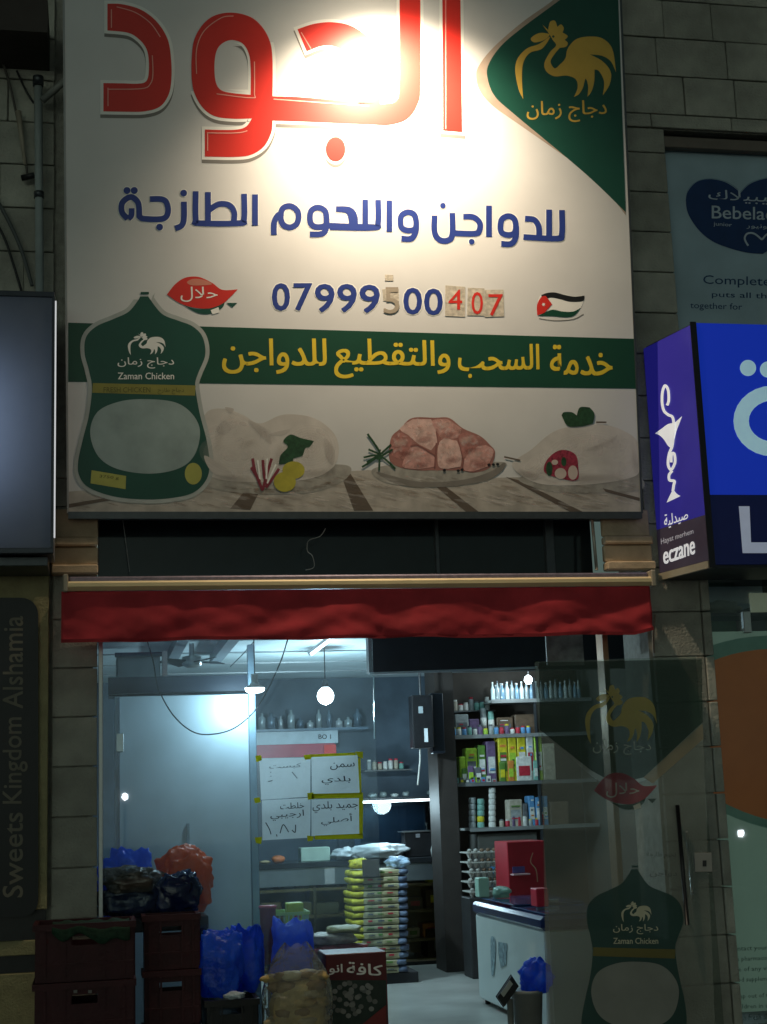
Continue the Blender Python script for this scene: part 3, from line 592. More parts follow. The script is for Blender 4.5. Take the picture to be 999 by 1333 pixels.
# printed chicken bag
BAG = [(270, 15, 1), (300, 15, 1), (302, 22), (345, 75), (400, 98), (450, 118), (484, 155), (493, 215), (470, 275), (459, 310), (462, 350), (475, 420), (498, 510), (508, 590), (495, 645), (450, 688), (370, 706), (280, 710), (180, 700), (95, 670), (62, 630), (58, 580), (75, 500), (95, 420), (105, 330), (95, 270), (80, 210), (85, 155), (120, 118), (180, 92), (230, 68), (262, 30)]
def bagprint(plane, off, parent, T, mg, mgold, mwin, mink, halo=None, name='chicken_bag_picture'):
    t = polys(name, plane, [T(BAG)], mg, off, parent)
    if halo: polys('bag_halo', plane, [T([(a, b, 1) for a, b, *_ in grow([(a, b, 1) for a, b in smooth_path(BAG, True)], 14)])], halo, off - L * .8, t, False)
    polys('bag_tie', plane, [T([(272, 0, 1), (300, 0, 1), (300, 8, 1), (272, 8, 1)])], mg, off, t, False)
    polys('bag_window', plane, [T([(475, 480), (455, 560), (400, 605), (300, 622), (190, 605), (125, 560), (99, 480), (125, 410), (200, 375), (290, 367), (390, 378), (450, 420)])], mwin, off + L, t)
    polys('gold_band', plane, [T([(108, 312, 1), (280, 316), (460, 320, 1), (458, 355, 1), (280, 350), (106, 345, 1)])], mgold, off + L, t)
    rooster(plane, off + L, t, (*T([(228, 138)])[0], *T([(358, 216)])[0]), mink, 'rooster_emblem')
    text('brand_word', plane, ar('دجاج زمان'), T([(193, 224), (386, 262)]), mink, off + L, t, bold=.01)
    text('latin_brand_word', plane, 'Zaman Chicken', T([(194, 276), (386, 299)]), mink, off + L, t, bold=.012, res=2)
    return t
bp_ = bagprint(SP, L * 5, sg, lambda p: z5(p), GREEN, mat('olive_gold_print', (.26, .24, .05), .45, scale=10), mat('bag_window_print', (.30, .38, .38), .45, var=.14, scale=7), WPR, mat('pale_halo_print', (.42, .45, .44), .5))
text('band_small_word', SP, 'FRESH CHICKEN', [z5([(145, 326)])[0], z5([(305, 344)])[0]], mat('dark_gold_print', (.10, .10, .02), .5), L * 7, bp_, res=2)
text('band_small_word', SP, ar('دجاج طازج'), [z5([(330, 328)])[0], z5([(420, 350)])[0]], MATS['dark_gold_print'], L * 7, bp_, res=2)
t = polys('yellow_label', SP, [z5([(104, 610, 1), (222, 630, 1), (220, 675, 1), (100, 655, 1)])], mat('label_print', (.42, .42, .10), .5), L * 6, bp_, False)
text('label_small_word', SP, '3750 g', z5([(132, 625), (198, 632), (196, 644), (130, 638)]), MATS['dark_gold_print'], L * 7, t, res=2)
polys('round_seal', SP, [z5(ell(452, 622, 29, 37))], MATS['label_print'], L * 6, bp_)

# ------------------------------------------------------------------ floodlight over the sign
fp = SP.hit(514, -16, .60)
fd = thing('floodlight', 'bright floodlight on a curved arm over the top of the sign', 'lamp', fp)
tgt = SP.hit(508, 170); dr = (tgt - fp).normalized(); u = dr.cross(Vector((1, 0, 0))).normalized(); sx = Vector((1, 0, 0))
hv = [fp + sx * a + u * b + dr * c for c, k in ((-.07, .7), (0, 1)) for a, b in ((-.11 * k, -.08 * k), (.11 * k, -.08 * k), (.11 * k, .08 * k), (-.11 * k, .08 * k))]
mk('lamp_housing', hv, [(0, 3, 2, 1), (0, 1, 5, 4), (1, 2, 6, 5), (2, 3, 7, 6), (3, 0, 4, 7)], BLACK, fd)
mk('lamp_face', [fp + sx * a + u * b - dr * .004 for a, b in ((-.10, -.07), (.10, -.07), (.10, .07), (-.10, .07))], [(0, 1, 2, 3)], mat('lamp_glow', (1, .9, .7), emit=60, ecol=(1, .86, .62)), fd)
mb = MB(); mb.tube([fp - dr * .07, fp + Vector((0, .1, .35)), SP.hit(508, -90) + Vector((0, -.1, .35)), SP.hit(508, -90) + Vector((0, .08, 0))], .012); mb.build('lamp_arm', ALUD, fd, True)
ld = bpy.data.lights.new('flood_beam', 'SPOT'); ld.energy = 430; ld.color = (1, .81, .57); ld.spot_size = math.radians(126); ld.spot_blend = 1; ld.shadow_soft_size = .06
lo = bpy.data.objects.new('flood_beam', ld); COL.objects.link(lo); lo.location = fp + dr * .03 - fd.location; lo.rotation_euler = dr.to_track_quat('-Z', 'Y').to_euler(); lo.parent = fd
l2 = ld.copy(); l2.energy = 22; l2.color = (1, .82, .60); l2.spot_size = math.radians(165); lo2 = bpy.data.objects.new('flood_spill', l2); COL.objects.link(lo2); lo2.location = lo.location; lo2.rotation_euler = lo.rotation_euler; lo2.parent = fd
# ------------------------------------------------------------------ left neighbour: grey lightbox, vertical name board, pipe, cables
LBY = -.55
lb = thing('lightbox_sign', 'blank grey lightbox sign of the left neighbour, cut by the photo edge', 'lightbox', at(30, 722, LBY))
a, b = at(66, 385, LBY), at(69, 716, LBY); xr = b.x
face = mat('lightbox_face', (.5, .5, .5)); fn = face.node_tree; fb = fn.nodes['Principled BSDF']; ft_ = fn.nodes.new('ShaderNodeBsdfTranslucent'); ft_.inputs[0].default_value = (.55, .62, .75, 1); fg = fn.nodes.new('ShaderNodeMixShader'); fg.inputs[0].default_value = .75
fb.inputs['Base Color'].default_value = (.25, .27, .3, 1); fn.links.new(fb.outputs[0], fg.inputs[1]); fn.links.new(ft_.outputs[0], fg.inputs[2]); fn.links.new(fg.outputs[0], fn.nodes['Material Output'].inputs[0])
mk('face', [(-1.9, LBY, b.z + .01), (xr - .01, LBY, b.z + .01), (xr - .01, LBY, a.z - .01), (-1.9, LBY, a.z - .01)], [(0, 1, 2, 3)], face, lb)
ll = bpy.data.lights.new('inner_tube', 'AREA'); ll.shape = 'RECTANGLE'; ll.size = .12; ll.size_y = .75; ll.energy = .62; ll.color = (.62, .76, 1)
lq = bpy.data.objects.new('inner_tube', ll); COL.objects.link(lq); lq.parent = lb; lq.location = Vector((xr - .42, LBY + .30, (a.z + b.z) / 2 - .05)) - lb.location; lq.rotation_euler = (math.radians(-90), 0, 0)
box('case', -1.9, xr, LBY + .38, -.1, b.z, a.z + .01, mat('case_grey', (.28, .30, .34), .4, .3), lb)
fm = mat('case_trim', (.05, .055, .07), .3, .5)
box('trim', -1.9, xr + .004, LBY - .012, LBY + .03, a.z - .012, a.z + .022, fm, lb, bevel=.003); box('trim', -1.9, xr + .004, LBY - .012, LBY + .03, b.z - .02, b.z + .012, fm, lb, bevel=.003)
box('trim', xr - .012, xr + .004, LBY - .012, LBY + .03, b.z + .012, a.z - .012, fm, lb)
box('side_highlight', xr + .004, xr + .012, LBY + .03, LBY + .055, b.z + .08, a.z - .02, mat('highlight_glow', (.8, .8, .78), emit=.55, ecol=(.95, .97, 1)), lb)  # glow painted in for light caught along the case edge
for sx_ in ((xr - .012, xr), (-1.9, -1.89)): box('case_side', *sx_, LBY + .031, LBY + .379, b.z, a.z, MATS['case_grey'], lb)
box('case_side', -1.89, xr - .013, LBY + .031, LBY + .379, a.z - .01, a.z, MATS['case_grey'], lb); box('case_side', -1.89, xr - .013, LBY + .031, LBY + .379, b.z, b.z + .01, MATS['case_grey'], lb)
box('bracket', -1.7, xr - .03, LBY + .10, -.05, b.z - .075, b.z - .022, ALUD, lb, bevel=.004)
PP = YP(-.09)
nb = thing('name_board', 'dark rounded vertical board reading Sweets Kingdom Alshamia on yellowish stone', 'sign', at(15, 1190, -.09))
rr_ = [(-34, 1170)] ; ol = []
for cx_, cy_, a0 in ((28, 800, -90), (28, 1172, 0), (-38, 1172, 90), (-38, 800, 180)):
    for i in range(7): aa = math.radians(a0 + i * 15); ol.append((cx_ + 22 * math.cos(aa), cy_ + 22 * math.sin(aa)))
F_ = [PP.hit(x, y) for x, y in ol]; N = len(F_)
mk('board', F_ + [p + Vector((0, .03, 0)) for p in F_], [tuple(range(N)), tuple(range(N, 2 * N))[::-1]] + [(i, (i + 1) % N, N + (i + 1) % N, N + i) for i in range(N)], mat('night_blue_board', (.005, .006, .009), .4), nb)
for s_, y0_, y1_, xl_ in (('Sweets', 1168, 1058, (4, 30)), ('Kingdom', 1046, 934, (4, 36)), ('Alshamia', 922, 802, (4, 30))): text('lettering', PP, s_, [(xl_[0], y0_), (xl_[0], y1_), (xl_[1], y1_), (xl_[1], y0_)], mat('dull_letter', (.17, .15, .11), .5), .002, nb, bold=.012)
# downpipe and strut
pp = thing('drain_pipe', 'pale vertical drain pipe with a slanting strut left of the big sign', 'pipe', at(52, 372, -.12))
mb = MB(); mb.tube([at(52, 384, -.12), at(50, 105, -.12)], .026, 12); mb.build('pipe', mat('pipe_grey', (.34, .38, .38), .5), pp, True)
mb = MB(); mb.tube([at(54, 132, -.13), at(84, 106, -.10)], .022, 10); mb.build('strut', mat('strut_grey', (.30, .30, .28), .5), pp, True)
mb = MB(); mb.tube([at(50, 112, -.13), at(50, 100, -.13)], .034, 12); mb.tube([at(51, 250, -.12), at(51, 258, -.12)], .032, 12); mb.build('pipe_collar', ALUD, pp, True)
wire('wall_cable', 'upper cable drooping past a pale insulator on the left stone wall', [(-8, 52), (10, 100), (22, 150), (33, 205), (36, 232)], -.05, .009, mat('cable_brown', (.10, .09, .08), .6))
wire('wall_cable', 'thick lower cable running down into the grey lightbox', [(-10, 250), (10, 285), (28, 325), (42, 372)], -.06, .013, mat('cable_grey', (.10, .11, .11), .6))
wire('wall_cable', 'thin lower cable nearest the left photo edge', [(-10, 280), (6, 310), (18, 345), (28, 378)], -.05, .009, BLACK)
wire('wall_cable', 'short cable crossing behind the top of the drain pipe', [(22, 92), (34, 118), (44, 134)], -.05, .008, BLACK)
ins = thing('insulator', 'small tapered pale insulator with a dark knob on the left stone wall', 'insulator', at(34, 235, -.05))
mb = MB(); mb.tube([at(24, 145, -.05), at(33, 215, -.06)], .020, 10, r2=.010); mb.build('insulator_body', mat('insulator_cream', (.38, .33, .26), .5), ins, True)
mb = MB(); mb.tube([at(28, 232, -.07), at(45, 228, -.07)], .020, 10); mb.build('knob', BLACK, ins, True)
cn = box('canopy', -3.0, -.28, -.5, .0, 6.25, 6.5, mat('canopy_brown', (.05, .04, .035), .7), None); meta(cn, 'dark canopy slab over the stone wall at the top left', 'canopy')

# ------------------------------------------------------------------ right neighbour: pharmacy lightbox, milk poster, window
ph = thing('pharmacy_lightbox', 'glowing blue pharmacy lightbox with a snake and cup on its side', 'lightbox', (3.75, -.5, 2.78))
far_t, far_b = at(841, 452, -.02), at(855, 756, -.02)
xs = (far_t.x + far_b.x) / 2; NY = -.55
near_t, near_b = at(906, 409, NY), at(917, 752, NY); xn = (near_t.x + near_b.x) / 2
zt, zb = far_t.z, far_b.z
SD = Plane((xs, -.03, 3), Vector((xn - xs, NY + .03, 0)).cross(Vector((0, 0, 1))))
BL_ = mat('blue_glow', (.02, .03, .4), .25, var=.04, scale=3, emit=.24, ecol=(.010, .07, .95)); BL2 = mat('violet_glow', (.05, .04, .3), .3, var=.08, scale=3, emit=.12, ecol=(.055, .05, .85))
NVY = mat('navy_face', (.01, .012, .06), .25, emit=.05, ecol=(.01, .03, .25)); CHR = mat('charcoal_face', (.06, .05, .07), .4, emit=.03, ecol=(.35, .25, .45))
WG = mat('white_glow', (.7, .72, .72), .4, emit=.42, ecol=(.85, .88, .95)); CY_ = mat('cyan_glow', (.5, .7, .75), .4, emit=.34, ecol=(.42, .72, .88))
mk('case', [(xs + .02, -.03, zb), (xn + .02, NY + .01, zb), (xn + 2.6, NY + .01, zb), (xs + 2.6, -.03, zb), (xs + .02, -.03, zt), (xn + .02, NY + .01, zt), (xn + 2.6, NY + .01, zt), (xs + 2.6, -.03, zt)], BF, mat('box_black', (.02, .022, .03), .4), ph)
zm = at(849, 690, -.02).z
def sidequad(nm, z0, z1, m): mk(nm, [(xs, -.03, z0), (xn, NY, z0), (xn, NY, z1), (xs, -.03, z1), (xs + .012, -.03, z0), (xn + .012, NY, z0), (xn + .012, NY, z1), (xs + .012, -.03, z1)], BF, m, ph)
sidequad('side_panel', zm, zt - .015, BL2); sidequad('side_panel', zb + .05, zm - .001, CHR)
mk('side_trim', [(xs - .01, -.03, zb), (xn - .01, NY, zb), (xn + .02, NY, zb), (xs + .02, -.03, zb), (xs - .01, -.03, zb + .045), (xn - .01, NY, zb + .045), (xn + .02, NY, zb + .045), (xs + .02, -.03, zb + .045)], BF, mat('trim_cream', (.40, .34, .24), .5), ph)
box('corner_post', xn - .004, xn + .035, NY - .012, NY + .0, zb, zt + .004, mat('box_black2', (.012, .012, .02), .35), ph)
FP = YP(NY - .002); zf = at(950, 644, NY).z
box('front_panel', xn + .037, xn + 2.6, NY - .002, NY + .008, zf, zt, BL_, ph); box('front_panel', xn + .037, xn + 2.6, NY - .002, NY + .008, zb + .02, zf - .001, NVY, ph)
polys('front_dot', FP, [ell(974, 479, 10.5, 10.5), ell(1000, 481, 10.5, 10.5)], CY_, .003, ph, split=True)
polys('front_letter', FP, [[ell(1006, 548, 51, 46), ell(1008, 548, 33, 27)]], CY_, .003, ph, False)
polys('front_latin_letter', FP, [[(962, 659, 1), (976, 659, 1), (978, 706, 1), (1012, 706, 1), (1012, 720, 1), (967, 720, 1)]], mat('grey_glow', (.45, .5, .6), .4, emit=.22, ecol=(.6, .68, .9)), .003, ph, False)
zz = lambda p: xf(p, 3.704, 820, 440)
cup = polys('cup_emblem', SD, [zz([(122, 460, 1), (150, 440), (185, 415), (215, 410, 1), (253, 376, 1), (240, 410), (225, 450), (213, 500), (200, 527), (185, 520), (165, 490), (145, 470)])], WG, .003, ph)
polys('cup_foot', SD, [zz([(178, 794, 1), (188, 770), (203, 740, 1), (216, 738, 1), (228, 752), (245, 762, 1)])], WG, .003, ph)
strokes('snake_emblem', SD, [zz([(180, 325), (188, 300), (185, 250), (170, 230), (158, 260), (156, 310), (165, 350), (185, 370), (205, 380), (212, 410), (210, 470), (205, 520), (190, 560), (185, 610), (200, 635), (218, 600), (215, 560), (202, 560), (200, 600)]), zz([(205, 640), (190, 660), (192, 685), (215, 690), (212, 710), (208, 740)])], 3.6, WG, .006, ph)
text('side_word', SD, ar('صيدلية'), zz([(165, 852), (278, 828), (282, 880), (168, 925)]), WG, .004, ph, bold=.01)
text('side_small_word', SD, 'Hayat merhem', zz([(150, 968), (306, 918), (308, 950), (152, 1004)]), mat('dim_glow', (.5, .5, .55), .4, emit=.18, ecol=(.8, .8, .95)), .004, ph, res=2)
text('side_latin_word', SD, 'eczane', zz([(162, 1035), (312, 978), (314, 1040), (164, 1092)]), WG, .004, ph, bold=.02)
# poster recess above
rc = thing('poster_window', 'wide window with dark shutter slot and pale blue milk poster top right', 'window', at(935, 408, .12))
xw = at(873, 300, 0).x
def zy(y, Y=.0, x=930): return at(x, y, Y).z
box('shutter_slot', 3.93, 8, .10, .14, zy(180, .1), 6.08, BLACK, rc)
box('lintel_rail', 3.93, 8, .04, .10, zy(195, .05), zy(181, .05), mat('rail_brown', (.16, .13, .11), .6), rc, bevel=.004)
PW = YP(.12)
mk('poster', [(3.93, .12, 3.0), (8, .12, 3.0), (8, .12, zy(196, .12)), (3.93, .12, zy(196, .12)), (3.93, .13, 3.0), (8, .13, 3.0), (8, .13, zy(196, .12)), (3.93, .13, zy(196, .12))], BF, mat('poster_blue_grey', (.38, .50, .58), .3, var=.18, scale=1.6), rc)
z7 = lambda p: xf(p, 4.441, 820, 160)
ht = polys('heart', PW, [z7([(640, 405, 1), (600, 370), (540, 338), (460, 325), (390, 340), (340, 390), (325, 450), (340, 530), (400, 620), (480, 685), (580, 725), (680, 750), (770, 757, 1), (860, 700), (980, 600), (1020, 480), (990, 370), (900, 320), (800, 320), (700, 350)])], mat('heart_navy', (.012, .04, .14), .35, emit=0), .003, rc)
strokes('heart_edge', PW, [z7([(325, 450), (338, 385), (390, 338), (460, 322), (540, 334), (600, 364), (640, 400)]), z7([(640, 400), (700, 345), (800, 315)])], .9, mat('heart_edge_ink', (.20, .30, .40), .4), .002, rc)
HI = mat('heart_ink', (.50, .58, .66), .4)
text('heart_word', PW, ar('بيبيلاك'), z7([(455, 385), (840, 395), (840, 475), (455, 455)]), HI, .005, ht)
text('heart_latin_word', PW, 'Bebelac', z7([(475, 478), (830, 490), (830, 562), (475, 552)]), HI, .005, ht, bold=.01)
text('heart_small_word', PW, 'junior', z7([(485, 572), (592, 580), (590, 606), (485, 600)]), HI, .005, ht, res=2)
text('heart_small_word', PW, ar('جونيور'), z7([(675, 585), (830, 590), (830, 618), (675, 612)]), HI, .005, ht, res=2)
strokes('heart_outline', PW, [z7([(685, 710), (665, 670), (680, 640), (720, 640), (765, 675)]), z7([(765, 675), (800, 640), (850, 640)])], 2.4, HI, .005, ht)
PI_ = mat('poster_ink', (.015, .06, .16), .4)
text('poster_line', PW, 'Complete care', z7([(425, 880), (1010, 895), (1010, 965), (425, 945)]), PI_, .003, rc)
text('poster_line', PW, 'puts all the pieces', z7([(475, 975), (1060, 990), (1060, 1035), (475, 1015)]), PI_, .003, rc)
text('poster_line', PW, 'together for', z7([(350, 1035), (650, 1045), (650, 1092), (350, 1082)]), PI_, .003, rc)
# pharmacy window below
pw = thing('pharmacy_window', 'pharmacy shop window with orange circle poster on pale green film', 'window', at(970, 1333, .20))
GR = mat('green_film', (.30, .42, .35), .3, var=.12, scale=2, emit=.06, ecol=(.62, .95, .74)); OR = mat('orange_print', (.34, .11, .03), .35, var=.18, scale=2.5, emit=.045, ecol=(.85, .28, .07)); GR2 = mat('teal_film', (.14, .27, .22), .35, emit=.022, ecol=(.35, .8, .6))  # weak glow in the films stands in for light from behind
PQ = YP(.22); ztop = at(960, 822, .22).z; zlow = at(960, 796, .22).z
box('poster_film', 3.99, 8, .22, .23, 0.1, ztop, GR, pw)
cir = polys('orange_circle', PQ, [ell(1040, 960, 178, 113, 60, 10)], OR, .004, pw, False)
polys('circle_ring', PQ, [ell(1040, 957, 200, 127, 60, 10)], GR2, .002, pw, False)
for i in range(9):
    y = 1232 + i * 13.5 + (8 if i > 3 else 0)
    text('fine_print', PQ, ['contact your doctor or', 'the pharmacist before you', 'use of any vitamin or a', 'food supplement daily and', 'keep out of the reach of', 'children in a cool place', 'with fresh air and water', 'one tablet after a meal', 'or as advised every day'][i], [(951 + i, y), (1040, y - 3), (1040, y + 4), (951 + i, y + 8)], mat('fine_ink', (.04, .10, .09), .5), .004, pw, res=1)
box('window_glass', 3.99, 8, .14, .146, .1, 2.84, GLASS, pw)
box('upper_shelf', 3.99, 8, .28, .60, zlow - .02, zlow, ALUD, pw); box('room_back', 3.99, 8, 1.0, 1.02, .1, 3.0, mat('room_green', (.16, .22, .18), .7), pw)
box('hinge_patch', at(966, 800, .13).x, at(976, 800, .13).x, .11, .15, at(970, 824, .13).z, at(970, 796, .13).z, STEEL, pw, bevel=.004)
box('wall_board', at(978, 790, .5).x, at(1040, 790, .5).x, .5, .52, at(980, 804, .5).z, at(980, 772, .5).z, mat('cream_board', (.5, .52, .42), .6, emit=.10, ecol=(.7, .8, .55)), pw)  # weak glow put in for room light on the board
mb = MB(); vs, fs = bagmesh(at(938, 792, .42), .14, .08, .05, 4, .3, n=10); mb.add(vs, fs); mb.build('stored_bag', mat('grey_film', (.28, .32, .30), .3), pw, True)

# ------------------------------------------------------------------ glass door standing open across the right pillar
xa, xb = at(704, 1000, -.02).x, at(917, 1000, -.22).x
DP = Plane((xa, -.02, 1), Vector((xb - xa, -.20, 0)).cross(Vector((0, 0, 1))))
dr_ = thing('glass_door', 'frameless glass door standing open, printed with green corner and chicken bag', 'door', (xa, -.02, .03))
ztp = DP.hit(800, 858).z
def dq(u0, u1, z0, z1, off, t, nm, m, parent, **k):
    d = Vector((xb - xa, -.20, 0)); P = lambda u: Vector((xa, -.02, 0)) + d * u + DP.n * off
    a, b = P(u0), P(u1); c, e = b - DP.n * t, a - DP.n * t
    return mk(nm, [(*a.xy, z0), (*b.xy, z0), (*c.xy, z0), (*e.xy, z0), (*a.xy, z1), (*b.xy, z1), (*c.xy, z1), (*e.xy, z1)], BF, m, parent, **k)
dq(0, 1, .03, ztp, 0, .010, 'door_pane', glassmat('door_glass', (.80, .84, .82), .75), dr_)
def film(name, col, al, rough=.5): return mat(name, col, rough, alpha=al, var=.1, scale=5)
film('door_green', (.010, .045, .026), .74); film('door_ink', (.5, .52, .45), .7)
ptop = [DP.hit(704, 858), DP.hit(914, 858)]
ddn = lambda l: [(x, y, 1) for x, y in l]
polys('door_film', DP, [ddn([(705, 955), (770, 1010), (800, 1030), (850, 1012), (915, 944), (921, 1100), (931, 1330), (935, 1410), (722, 1410), (712, 1333)])], film('grey_film_print', (.34, .36, .32), .40), .002, dr_, False)
polys('door_corner', DP, [ddn([(702, 862), (914, 858), (915, 940), (838, 1012), (820, 1016), (790, 1014), (770, 1003), (703, 950)])], MATS['door_green'], .004, dr_, False)
polys('door_corner_band', DP, [ddn([(915, 942), (916, 962), (850, 1020), (838, 1012)])], film('beige_film', (.34, .29, .19), .7), .003, dr_, False)
DG = film('gold_film', (.50, .38, .08), .72)
rooster(DP, .006, dr_, (762, 892, 856, 968), DG)
text('brand_word', DP, ar('دجاج زمان'), [(772, 962), (848, 966), (848, 982), (772, 984)], MATS['door_ink'], .006, dr_)
leaf(DP, .007, dr_, (774, 1006, 856, 1056), film('red_film', (.26, .03, .045), .8), True)
for s, q in (('لحوم طازجة', [(842, 1108), (880, 1110), (880, 1118), (842, 1118)]), ('دواجن', [(846, 1132), (882, 1134), (882, 1142), (846, 1142)])):
    text('door_line', DP, ar(s), q, film('faint_ink', (.07, .07, .06), .6), .006, dr_, res=2)
dT = lambda p: xf(p, 3.233 * 129 / 129, 690, 1060) if False else [(690 + (220 + (q[0] - 60) * (440 / 448)) / 3.233, 1060 + (215 + (q[1]) * (685 / 620)) / 3.233, *q[2:]) for q in p]
bagprint(DP, .006, dr_, dT, film('dgreen_film', (.008, .05, .042), .85), film('olive_film', (.16, .14, .03), .75), film('pale_film', (.26, .28, .26), .8), film('ivory_film', (.55, .55, .40), .8))
HP = lambda x, y, o=.055: DP.hit(x, y, o)
h = thing('t', 't', 't'); bpy.data.objects.remove(h)
mb = MB(); mb.tube([HP(882, 1048, .06), HP(895, 1204, .06)], .013, 10); dh = mb.build('handle', BLACK, dr_, True)
mb = MB()
for x, y in ((883, 1066), (894, 1188)): mb.tube([HP(x, y, .06), HP(x, y, 0)], .009)
mb.build('handle_post', BLACK, dh, True)
mb = MB(); mb.tube([DP.hit(894, 1080, -.06), DP.hit(902, 1165, -.06)], .011, 10)
for x, y in ((894, 1082), (902, 1163)): mb.tube([DP.hit(x, y, -.06), DP.hit(x, y, 0)], .008)
mb.build('inner_handle', STEEL, dr_, True)
lk = slab('lock', DP, [(904, 1110), (927, 1110), (928, 1135), (905, 1135)], mat('lock_steel', (.30, .28, .26), .4, .6), dr_, t=.02, off=.012, bevel=.002)
slab('keyhole', DP, [(915, 1120), (920, 1120), (920, 1128), (915, 1128)], BLACK, lk, t=.002, off=.015)
box('floor_hinge', xa - .02, xa + .06, -.08, .03, 0, .05, STEEL, dr_, bevel=.005)
# ------------------------------------------------------------------ shop interior shell
WALLM = mat('interior_wall_paint', (.20, .25, .30), .6, var=.2, scale=2, bump=.1)
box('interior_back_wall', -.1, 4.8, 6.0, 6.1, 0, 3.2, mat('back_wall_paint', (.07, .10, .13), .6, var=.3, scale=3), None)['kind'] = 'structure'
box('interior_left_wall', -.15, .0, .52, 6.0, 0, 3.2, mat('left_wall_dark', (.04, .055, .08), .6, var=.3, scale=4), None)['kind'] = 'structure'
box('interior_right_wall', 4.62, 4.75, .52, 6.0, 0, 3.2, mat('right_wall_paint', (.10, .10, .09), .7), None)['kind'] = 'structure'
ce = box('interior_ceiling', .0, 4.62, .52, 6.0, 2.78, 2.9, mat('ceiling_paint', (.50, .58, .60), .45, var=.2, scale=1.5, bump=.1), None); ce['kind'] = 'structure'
for i in range(5):
    mk('ceiling_strip', bverts(.0, 4.62, 1.3 + i * .95, 1.315 + i * .95, 2.768, 2.779), BF, ALU, ce)

def lamp_pt(par, p, e, col, r=.04):
    l = bpy.data.lights.new('bulb_light', 'POINT'); l.energy = e; l.color = col; l.shadow_soft_size = r
    o = bpy.data.objects.new('bulb_light', l); COL.objects.link(o); o.parent = par; o.location = Vector(p) - root_loc(par)
COLD = (.62, .88, 1.0)
GLOW = mat('led_glow', (1, 1, 1), emit=14, ecol=(.80, .95, 1))
# white cold room panel
cr = thing('cold_room_panel', 'tall pale blue white panel standing inside the left shop window', 'panel', (.6, 1.0, .01))
box('panel_sheet', .14, 1.035, 1.0, 1.05, .02, at(240, 905, 1.0).z, mat('panel_white', (.40, .50, .56), .38, var=.14, scale=2.2, bump=.05), cr, bevel=.004)
for z_ in (.5, 1.9): box('hinge', .15, .20, .985, .999, z_, z_ + .12, STEEL, cr, bevel=.003)
box('door_seal', .165, .175, .990, .999, .04, 2.26, mat('seal_grey', (.16, .2, .24), .6), cr)
box('edge_post', 1.037, 1.085, .985, 1.05, .02, 2.60, mat('post_blue', (.22, .32, .40), .35, .4), cr, bevel=.003)
box('top_rail', .10, 1.036, 1.06, 1.14, 2.29, 2.40, mat('rail_navy', (.012, .018, .03), .5), cr)
box('handle_plate', at(243, 1080, .99).x, at(247, 1085, .99).x, .985, .999, at(243, 1100, .99).z, at(243, 1072, .99).z, mat('plate_grey', (.22, .28, .32), .5), cr)
b1 = at(332, 897, .8)
lb1 = thing('hanging_lamp', 'hanging lamp with flat bright disc shade beside the pale panel', 'lamp', (b1.x, b1.y, 2.775))
mb = MB(); mb.tube([(b1.x, b1.y, 2.775), (b1.x, b1.y, b1.z + .09)], .004, 6); mb.build('lamp_cord', BLACK, lb1)
mb = MB(); mb.lathe((b1.x, b1.y, b1.z), [(.025, .10), (.022, .05), (.035, .03), (.066, .012), (.068, .006)], 20); mb.build('lamp_cap', mat('lamp_cap', (.5, .55, .55), .4), lb1, True)
mb = MB(); mb.lathe((b1.x, b1.y, b1.z), [(.066, .006), (.062, -.012), (.045, -.022), (.01, -.027)], 20); mb.build('lamp_disc', GLOW, lb1, True)
lamp_pt(lb1, (b1.x - .09, b1.y - .0, b1.z - .10), 17, COLD, .03)
b2 = at(424, 906, 3.0)
lb2 = thing('globe_lamp', 'round bare globe bulb glowing in the middle of the shop', 'lamp', (b2.x, b2.y, 2.775))
mb = MB(); mb.tube([(b2.x, b2.y, 2.775), (b2.x, b2.y, b2.z + .10)], .005, 6); mb.lathe((b2.x, b2.y, b2.z), [(.02, .13), (.028, .10), (.028, .07)], 12); mb.build('lamp_socket', BLACK, lb2)
mb = MB(); mb.lathe((b2.x, b2.y, b2.z), [(.02, .075), (.045, .055), (.065, .025), (.07, 0), (.065, -.028), (.045, -.054), (.01, -.07)], 20); mb.build('bulb', GLOW, lb2, True)
lamp_pt(lb2, (b2.x, b2.y, b2.z - .12), 110, COLD, .06)
b3 = at(424, 838, 2.4)
bt = thing('tube_reflection', 'added glowing streak for a tube reflection just under the awning', 'lamp', (b3.x, 2.4, 2.775))
mb = MB(); mb.tube([at(405, 852, 2.3), at(430, 833, 2.3)], .012, 8); mb.build('tube', mat('reflection_glow', (1, 1, 1), emit=6, ecol=(.8, .95, 1)), bt, True)  # glowing tube added for a streak that is only a reflection
mb = MB(); mb.tube([at(402, 851, 2.36), at(432, 828, 2.36)], .022, 6); mb.build('added_holder', ALU, bt)
# ceiling fittings
cu = thing('ceiling_unit', 'grey box unit hanging under the ceiling at the left of the shop', 'air unit', at(180, 890, 1.5))
a, b = at(152, 852, 1.5), at(209, 891, 1.5)
box('unit_body', a.x, b.x, 1.5, 1.9, b.z, a.z, mat('unit_grey', (.24, .28, .30), .5), cu, bevel=.01); box('unit_rim', a.x - .012, b.x + .012, 1.485, 1.5, a.z - .02, a.z + .012, mat('unit_rim', (.05, .07, .10), .5), cu)
box('unit_pipe', b.x + .012, b.x + .05, 1.48, 1.52, b.z - .03, a.z + .02, ALU, cu, bevel=.004)
fx = thing('ceiling_fan', 'small ceiling fan with dark blades between two ceiling beams', 'fan', at(248, 848, 2.0))
c = at(250, 862, 2.0); mb = MB(); mb.lathe(c, [(.02, .14), (.02, .05), (.07, .04), (.075, -.02), (.04, -.04)], 14); mb.build('fan_motor', ALU, fx, True)
